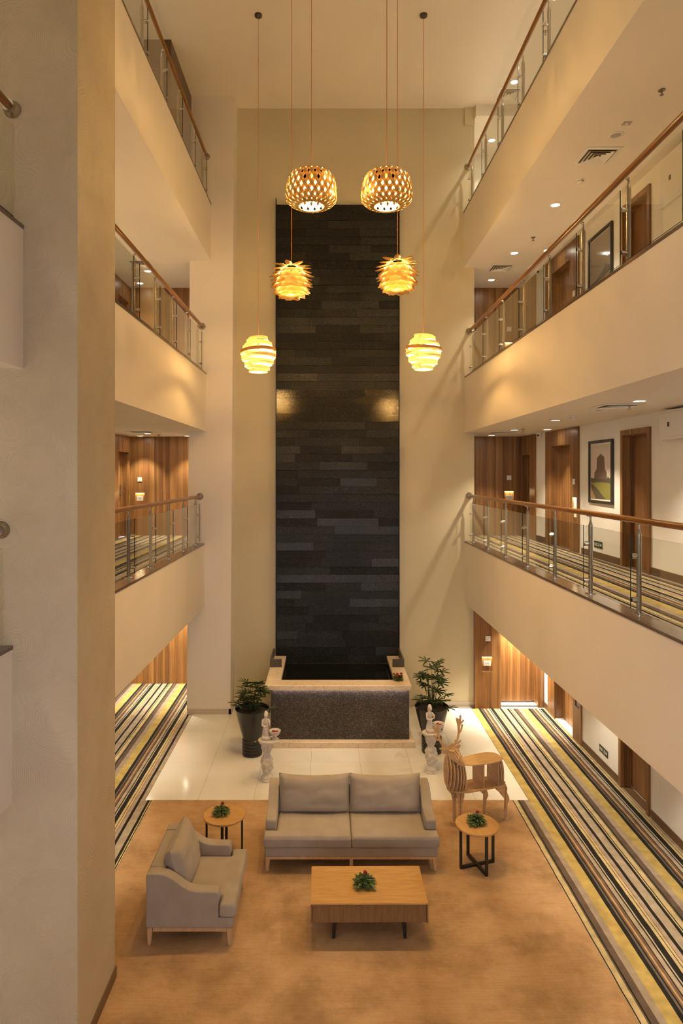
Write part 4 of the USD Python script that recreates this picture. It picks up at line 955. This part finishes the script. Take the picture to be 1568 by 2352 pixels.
def bouquet(loc, label, seed, R=.125, roses=1, hgt=.10):
    r = random.Random(seed)
    t = thing('flower_arrangement', label, 'flowers', loc)
    leaves = []
    for i in range(300):
        a = r.uniform(0, 2 * math.pi); el = r.uniform(.02, 1.3); L = R * r.uniform(.35, .72) * (1 if el < .7 else .9); w = r.uniform(.007, .013)
        rad_ = R * .55 * math.sqrt(r.random()); p0 = np.array([rad_ * math.cos(a + r.uniform(-.8, .8)), rad_ * math.sin(a + r.uniform(-.8, .8)), .010 + r.uniform(0, .035) + .035 * (1 - rad_ / (R * .55))])
        d = np.array([math.cos(a) * math.cos(el), math.sin(a) * math.cos(el), math.sin(el)]); sd = np.array([-math.sin(a), math.cos(a), 0])
        cs = [p0 + d * L * u + np.array([0, 0, -.35 * L * u * u]) for u in (0, .35, .7, 1.0)]
        for q in cs: q[2] = max(q[2], .004)
        ws = [.25, 1.0, .8, .08]; v = []
        for q, k in zip(cs, ws): v += [q - sd * w * k, q + np.array([0, 0, .004 * k]), q + sd * w * k]
        f = []
        for j in range(3): f += [[j * 3, j * 3 + 3, j * 3 + 4, j * 3 + 1], [j * 3 + 1, j * 3 + 4, j * 3 + 5, j * 3 + 2]]
        leaves.append((np.array(v), np.array(f)))
    part(t, 'foliage', join(*leaves), 'fern_leaf', label='bed of green fern leaves')
    part(t, 'holder', lathe([(.05, 0), (.055, .012), (.03, .02), (0, .02)], 16), 'dark_plastic')
    spots = [(.012, .03, hgt + .02)] if roses == 1 else [(math.cos(k * 1.3 + .4) * R * .72 * (1 if k else .1), math.sin(k * 1.3 + .4) * R * .6 * (1 if k else .1), hgt * (.75 + .12 * (k % 3))) for k in range(roses)]
    for x, y, z in spots:
        ro = []
        for k in range(7):
            aa = k * 2.4; rr = .004 + .0026 * k
            m = trimesh.creation.icosphere(1, .010); m.apply_scale((1, .6, 1.5)); v, f = VF(m)
            ro.append(T((v, f), (rr * math.cos(aa), rr * math.sin(aa), -.001 * k), rz=aa + math.pi / 2))
        ro.append(VF(trimesh.creation.icosphere(2, .016)))
        q = part(t, 'rose', T(join(*ro), (x, y, z)), 'red_petal', smooth=True, label='dark red rose')
        part(q, 'stem', tube([(x * .3, y * .3, .015), (x * .8, y * .8, z * .6), (x, y, z - .01)], .003, 5), 'fern_leaf')
    return t
def topof(px, py, z): return onz(px, py, z)
bouquet(topof(836, 2033, .424), 'green fern posy with one red rose on the coffee table', 1, R=.125)
bouquet(topof(1095, 1890, .504), 'green fern posy with one red rose on the right side table', 2, R=.125)
bouquet(topof(508, 1869, .504), 'green fern posy with one red rose on the left side table', 3, R=.115)
bouquet(topof(914, 1562, 1.06), 'bunch of red roses on the marble fountain coping', 4, R=.10, roses=6, hgt=.11)

# ------------------------------------------------------------------ potted palms
def palm(loc, label, seed, top, nfan, spread):
    r = random.Random(seed)
    t = thing('potted_palm', label, 'potted plant', loc)
    pot = [(.0, 0), (.158, 0), (.166, .008), (.166, .045), (.158, .050), (.158, .054), (.168, .060), (.168, .098), (.160, .104), (.160, .108), (.170, .114), (.170, .150), (.162, .156), (.162, .160), (.171, .166), (.171, .204), (.163, .210), (.163, .214), (.171, .220), (.170, .262), (.155, .275), (.158, .285), (.20, .43), (.245, .60), (.280, .755), (.288, .77), (.283, .773), (.274, .765), (.262, .715), (.0, .715)]
    part(t, 'pot', lathe(pot, 44), 'black_gloss', smooth=35, label='glossy black tapered pot with ribbed foot')
    part(t, 'soil', lathe([(.262, .718), (.15, .728), (0, .732)], 24), 'soil')
    for i in range(nfan):
        a = r.uniform(0, 2 * math.pi) if i > 5 else i * math.pi / 3 + r.uniform(-.3, .3)
        lev = (i / max(1, nfan - 1)); hz = .75 + (top - .81) * (lev ** .8) * r.uniform(.8, 1.0); rad = spread * r.uniform(.25, .62) * (1.1 - .55 * lev)
        base = np.array([math.cos(a) * .07 * r.random(), math.sin(a) * .07 * r.random(), .727]); tip = np.array([math.cos(a) * rad, math.sin(a) * rad, hz])
        mid = (base + tip) / 2 + np.array([-math.cos(a) * .02, -math.sin(a) * .02, .03])
        st = tube([base, (base + mid) / 2 + [0, 0, .005], mid, tip], [.006, .005, .004, .003], 5)
        nb = r.randint(6, 8); fan = []
        fwd = np.array([math.cos(a), math.sin(a), .25 + .35 * lev]); fwd /= np.linalg.norm(fwd); side = np.array([-math.sin(a), math.cos(a), 0]); up = np.cross(fwd, side)
        up = up if up[2] > 0 else -up
        for b in range(nb):
            th = (b / (nb - 1) - .5) * math.radians(210); L = r.uniform(.15, .21) * (1.0 - .15 * abs(th) / 1.8); w = r.uniform(.012, .018)
            d = fwd * math.cos(th) + side * math.sin(th); d = d + up * .12; d /= np.linalg.norm(d); s2 = np.cross(d, up); s2 /= np.linalg.norm(s2)
            v = []
            for u, k in ((0, .2), (.25, .8), (.6, 1.0), (.9, .7), (1.0, .15)):
                q = tip + d * L * u + np.array([0, 0, -.22 * L * u * u]); fold = np.array([0, 0, -.006 * k])
                v += [q - s2 * w * k + np.array([0, 0, .004]), q + fold, q + s2 * w * k + np.array([0, 0, .004])]
            f = []
            for j in range(4): f += [[j * 3, j * 3 + 3, j * 3 + 4, j * 3 + 1], [j * 3 + 1, j * 3 + 4, j * 3 + 5, j * 3 + 2]]
            fan.append((np.array(v), np.array(f)))
        q = part(t, 'leaf', join(*fan), 'palm_leaf')
        part(q, 'stalk', st, 'palm_leaf', smooth=40)
    return t
palm((-1.232, 10.95, .0), 'potted palm in a black ribbed pot left of the fountain', 11, 1.30, 26, .42)
palm((1.79, 11.05, .0), 'taller potted palm in a black ribbed pot right of the fountain', 14, 1.58, 28, .46)

# ------------------------------------------------------------------ statues
def chain(pts):
    """one manifold from spheres (x,y,z,r) hulled pairwise"""
    return [manifold3d.Manifold.batch_hull([manifold3d.Manifold.sphere(a[3], 16).translate(a[:3]), manifold3d.Manifold.sphere(b[3], 16).translate(b[:3])]) for a, b in zip(pts[:-1], pts[1:])]
def statue(loc, rz, label, seed):
    t = thing('garden_statue', label, 'statue', loc, rz, group=None)
    prof = [(.0, 0), (.098, 0), (.100, .012), (.094, .028), (.086, .034), (.088, .05), (.080, .066), (.066, .082), (.056, .10), (.056, .118), (.064, .128), (.060, .14), (.066, .17), (.078, .22), (.082, .28), (.074, .335), (.056, .385), (.050, .405), (.054, .42), (.062, .45), (.076, .49), (.084, .52), (.078, .535), (.090, .552), (.106, .57), (.118, .582), (.118, .598), (.0, .602)]
    P_ = np.array(prof); s = np.linspace(0, 1, len(P_)); ss = np.linspace(0, 1, 96)
    fine = np.column_stack([np.interp(ss, s, P_[:, 0]), np.interp(ss, s, P_[:, 1])])
    v, f = lathe(fine, 40); a = np.arctan2(v[:, 1], v[:, 0]); zz = v[:, 2]
    band = np.clip((zz - .13) / .03, 0, 1) * np.clip((.40 - zz) / .03, 0, 1); rr = np.hypot(v[:, 0], v[:, 1])
    nz = meshkit.fbm(np.column_stack([v[:, 0] * 26, v[:, 1] * 26, zz * 22]), 3, seed) - .42
    top = np.clip((zz - .42) / .03, 0, 1) * np.clip((.53 - zz) / .02, 0, 1)
    dr = band * (nz * .085 + .012 * np.cos(3 * a)) + top * .008 * np.cos(14 * a)
    k = np.where(rr > 1e-6, (rr + dr * (rr > .02)) / np.maximum(rr, 1e-6), 1); v[:, 0] *= k; v[:, 1] *= k
    part(t, 'pedestal', (v, f), 'statue_mat', smooth=40)
    ledge = lathe([(.0, .60), (.128, .60), (.136, .612), (.130, .628), (.0, .632)], 36); lv_ = ledge[0]; n_ = meshkit.fbm(lv_ * 30, 2, seed) - .5; lv_ = lv_ * [1.22, 1.0, 1] + np.column_stack([lv_[:, 0] * n_ * .25 + .03, lv_[:, 1] * n_ * .25, n_ * 0])
    part(t, 'ledge', (lv_, ledge[1]), 'statue_mat', smooth=40)
    x0 = -.015
    ms = chain([(x0, .01, .645, .062), (x0, .01, .70, .056), (x0, .012, .78, .044), (x0 + .002, .012, .845, .034), (x0, .012, .885, .040), (x0, .012, .925, .032)])
    ms += chain([(x0 - .040, .01, .918, .018), (x0 + .040, .01, .918, .018)])
    ms += chain([(x0, .010, .925, .018), (x0 + .002, .004, .965, .015)]) + chain([(x0 + .003, -.002, .988, .030), (x0 + .003, .004, 1.010, .032)])
    ms += chain([(x0 + .002, .026, 1.020, .030), (x0 - .004, .036, .965, .026), (x0 - .004, .036, .905, .018)]) + chain([(x0 + .002, .014, 1.034, .026), (x0 + .002, .03, 1.02, .028)])
    ms += chain([(x0 - .046, .005, .912, .017), (x0 - .052, -.022, .845, .013), (x0 - .005, -.062, .835, .011), (x0 + .03, -.06, .862, .012)])
    ms += chain([(x0 + .046, .005, .912, .017), (x0 + .060, -.025, .852, .013), (x0 + .055, -.060, .885, .011), (x0 + .05, -.068, .915, .013)])
    ms += chain([(x0 - .03, -.03, .66, .034), (x0 + .01, -.05, .655, .03), (x0 + .06, -.03, .65, .03)])
    ms += chain([(x0 + .004, -.032, 1.0, .010), (x0 + .004, -.036, .993, .008)])
    b = ms[0]
    for m in ms[1:]: b = b + m
    b = b.refine_to_length(.012); v, f = VF(b); tm = trimesh.Trimesh(v, f); trimesh.smoothing.filter_taubin(tm, iterations=12)
    v = np.array(tm.vertices); z = v[:, 2]; rob = np.clip((.86 - z) / .06, 0, 1)
    v = v + tm.vertex_normals * (((meshkit.fbm(np.column_stack([v[:, 0] * 60, v[:, 1] * 60, z * 14]), 2, seed) - .5) * .020 * rob) + (meshkit.fbm(v * 70, 2, seed) - .5) * .008 * (z > .96))[:, None]
    part(t, 'figure', (v, np.array(tm.faces)), 'statue_mat', smooth=True, label='small robed figure')
    bw = lathe([(.0, .632), (.040, .632), (.042, .642), (.028, .662), (.034, .680), (.064, .705), (.080, .735), (.088, .758), (.090, .768), (.084, .770), (.076, .752), (.05, .728), (0, .722)], 32)
    part(t, 'bowl', T(bw, (.125, -.01, 0)), 'statue_mat', smooth=40)
    rp = random.Random(seed); pet = []
    for i in range(40):
        q = trimesh.creation.icosphere(1, .012); q.apply_scale((1, .8, .45)); aa, rr = rp.uniform(0, 6.28), .05 * math.sqrt(rp.random())
        pet.append(T(VF(q), (rr * math.cos(aa), rr * math.sin(aa), .742 + rp.uniform(0, .014) - rr * .1), rz=rp.uniform(0, 3), rx=rp.uniform(-.5, .5)))
    c_, s_ = math.cos(rz), math.sin(rz)
    q = part(None, 'flower_petals', T(join(*pet), (loc[0] + .125 * c_ + .01 * s_, loc[1] + .125 * s_ - .01 * c_, loc[2])), 'red_petal', smooth=True)
    tag(q, f'red flower petals in the bowl of the {"left" if loc[0] < 0 else "right"} statue', 'petals', None, 'stuff')
    return t
statue((-.905, 10.02, 0), 0.0, 'white cast statue of a robed figure with bowl, left behind the sofa', 21)
statue((1.655, 10.30, 0), .1, 'white cast statue of a robed figure with bowl, right behind the sofa', 34)

# ------------------------------------------------------------------ plywood deer shelf
def deer():
    # local x: towards the head end, y: its left is +y, z up; plates 14 mm thick
    ang = math.atan2(-.36, -.93)
    t = thing('deer_shelf', 'pale plywood deer shaped shelf standing right of the sofa', 'shelf', (2.03, 8.84, 0.0042), ang)
    th = .014
    def hplate(poly, z): return T(ext(poly, th), (0, 0, z))
    def splate(pts, y):                       # sagittal plate: polygon in (x,z)
        pg = pts if isinstance(pts, Polygon) else Polygon(pts)
        v, f = ext(pg.buffer(.006).buffer(-.006), th); return np.column_stack([v[:, 0], v[:, 2] + y - th / 2, v[:, 1]]), f[:, ::-1]
    def tplate(pts, x):                       # transverse plate: polygon in (y,z)
        pg = pts if isinstance(pts, Polygon) else Polygon(pts)
        v, f = ext(pg, th); return np.column_stack([v[:, 2] + x - th / 2, v[:, 0], v[:, 1]]), f
    top = Polygon([(.26, -.05), (.26, .05), (.16, .115), (.0, .15), (-.18, .16), (-.30, .145), (-.37, .09), (-.385, 0), (-.37, -.09), (-.30, -.145), (-.18, -.16), (.0, -.15), (.16, -.115)]).buffer(.02).buffer(-.02)
    part(t, 'top_board', hplate(top, .812), 'plywood_top', label='oval plywood table top')
    low = Polygon([(.40, -.04), (.40, .04), (.34, .11), (.2, .15), (-.2, .165), (-.36, .14), (-.42, .08), (-.43, 0), (-.42, -.08), (-.36, -.14), (-.2, -.165), (.2, -.15), (.34, -.11)]).buffer(.02).buffer(-.02)
    part(t, 'shelf_board', hplate(low, .475), 'plywood')
    part(t, 'divider', tplate([(-.13, .489), (.13, .489), (.135, .812), (-.135, .812)], -.04), 'plywood')
    part(t, 'divider', T(tplate([(-.135, .489), (.135, .489), (.13, .80), (-.13, .80)], 0), (-.275, 0, 0)), 'plywood')
    # rump ribs
    for x, hw, zt in ((-.325, .125, .81), (-.365, .105, .795), (-.402, .07, .765)):
        e = affinity.scale(Point(0, 0).buffer(1, quad_segs=10), hw, (zt - .40) / 2); part(t, 'rump_rib', tplate(affinity.translate(e, 0, (zt + .40) / 2), x), 'plywood')
    # belly rib
    part(t, 'belly_plate', splate([(-.40, .475), (.36, .475), (.33, .445), (.2, .43), (.1, .405), (-.05, .40), (-.2, .425), (-.30, .44)], 0), 'plywood')
    # chest and neck ribs
    ribs = [(.235, .130, .42, .93), (.275, .140, .41, .98), (.315, .140, .41, 1.01), (.355, .130, .43, 1.02), (.395, .112, .46, 1.02), (.432, .088, .50, 1.00), (.465, .058, .56, .96)]
    for x, hw, z0, z1 in ribs:
        n = 24; a = np.linspace(0, 2 * math.pi, n, endpoint=False); zc, hz = (z0 + z1) / 2, (z1 - z0) / 2
        pts = [(hw * math.cos(q) * (1 - .42 * max(0, math.sin(q)) ** 1.4), zc + hz * math.sin(q)) for q in a]
        part(t, 'chest_rib', tplate(pts, x), 'plywood')
    part(t, 'spine_plate', splate([(.20, .42), (.36, .40), (.45, .50), (.49, .66), (.49, .82), (.46, .95), (.40, 1.045), (.30, 1.045), (.245, .95), (.215, .82)], 0), 'plywood')
    # legs: pairs of plates with a flared foot
    fore = [(.235, .475), (.235, .41), (.262, .30), (.272, .18), (.268, .06), (.262, 0), (.318, 0), (.312, .06), (.312, .18), (.318, .30), (.345, .41), (.36, .475)]
    hind = [(-.405, .475), (-.43, .42), (-.425, .36), (-.455, .30), (-.468, .25), (-.44, .20), (-.425, .10), (-.432, 0), (-.378, 0), (-.385, .10), (-.388, .20), (-.392, .27), (-.34, .33), (-.285, .40), (-.255, .475)]
    for s in (-1, 1):
        part(t, 'front_leg', join(splate(fore, s * .075), tplate([(s * .075 - .035, .475), (s * .075 - .020, .30), (s * .075 - .013, .10), (s * .075 - .016, .01), (s * .075 + .016, .01), (s * .075 + .013, .10), (s * .075 + .020, .30), (s * .075 + .035, .475)][::1], .29), T(lathe([(.040, 0), (.040, .012), (0, .012)], 18), (.29, s * .075, 0))), 'plywood')
        hx = .20 if s < 0 else 0.0
        part(t, 'hind_leg', T(join(splate(hind, s * .10), tplate([(s * .10 - .035, .44), (s * .10 - .018, .25), (s * .10 - .013, .10), (s * .10 - .016, .01), (s * .10 + .016, .01), (s * .10 + .013, .10), (s * .10 + .018, .25), (s * .10 + .035, .44)], -.405), T(lathe([(.040, 0), (.040, .012), (0, .012)], 18), (-.405, s * .10, 0))), (hx, 0, 0)), 'plywood')
        part(t, 'thigh_plate', splate([(-.40, .475), (-.42, .40), (-.37, .34), (-.30, .38), (-.22, .475)], s * .055), 'plywood')
        part(t, 'shoulder_plate', splate([(.20, .475), (.235, .40), (.285, .36), (.335, .40), (.35, .475)], s * .030), 'plywood')
    # head: built facing local +x', then turned towards the lobby
    hd = math.radians(108)                       # head turned to the deer's left
    hc = np.array([.37, .0, .965])
    def H_(m):
        v, f = VF(m); return rot(v, hd, 'z') + hc, f
    face = [(-.05, -.03), (-.06, .05), (-.02, .085), (.05, .075), (.12, .02), (.20, -.055), (.215, -.095), (.195, -.115), (.13, -.11), (.06, -.085), (.0, -.07)]
    part(t, 'head_plate', H_(splate(face, 0)), 'plywood')
    for s in (-1, 1):
        q = affinity.scale(Polygon(face), .88, .82, origin=(.06, -.02)); part(t, 'cheek_plate', H_(T(splate(q, s * .034), rz=-s * .10)), 'plywood')
        q = affinity.scale(Polygon(face), .62, .62, origin=(.0, .0)); part(t, 'cheek_plate', H_(T(splate(q, s * .062), rz=-s * .18)), 'plywood')
    part(t, 'brow_plate', H_(T(ext(Polygon([(-.05, -.075), (-.05, .075), (.02, .07), (.06, .05), (.06, -.05), (.02, -.07)]), th), (0, 0, .045))), 'plywood')
    part(t, 'muzzle_plate', H_(tplate([(-.045, -.10), (.045, -.10), (.040, -.02), (.02, .01), (-.02, .01), (-.040, -.02)], .13)), 'plywood')
    for s in (-1, 1):
        ear = Polygon([(0, -.012), (.05, -.035), (.11, -.022), (.135, .0), (.10, .022), (.045, .024), (0, .012)])
        v, f = ext(ear, .012); v = np.column_stack([v[:, 2] - .02, s * (v[:, 0] + .055), v[:, 1] + .055]); part(t, 'ear', H_((v, f if s > 0 else f[:, ::-1])), 'plywood')
        main = [(.02, .07), (.07, .095), (.13, .15), (.165, .22), (.17, .30), (.16, .38)]
        br = [LineString(main).buffer(.014), LineString([(.165, .25), (.205, .33), (.222, .40)]).buffer(.011), LineString([(.195, .305), (.245, .325), (.262, .335)]).buffer(.008), LineString([(.155, .20), (.20, .225), (.232, .285)]).buffer(.010), LineString([(.168, .31), (.185, .35), (.188, .365)]).buffer(.008), LineString([(.08, .10), (.13, .095), (.17, .108)]).buffer(.009), LineString([(.07, .095), (.085, .14)]).buffer(.007)]
        pg = affinity.scale(shapely.union_all(br), 1.22, 1.04, origin=(0, .07)); v, f = ext(pg, .013); v = np.column_stack([v[:, 2] - .03 - (v[:, 1] - .07) * .18, s * v[:, 0], v[:, 1]])
        part(t, 'antler', H_((v, f if s > 0 else f[:, ::-1])), 'plywood')
    part(t, 'crown_plate', H_(tplate([(-.045, .06), (.045, .06), (.04, .12), (.0, .135), (-.04, .12)], -.015)), 'plywood')
    return t
deer()
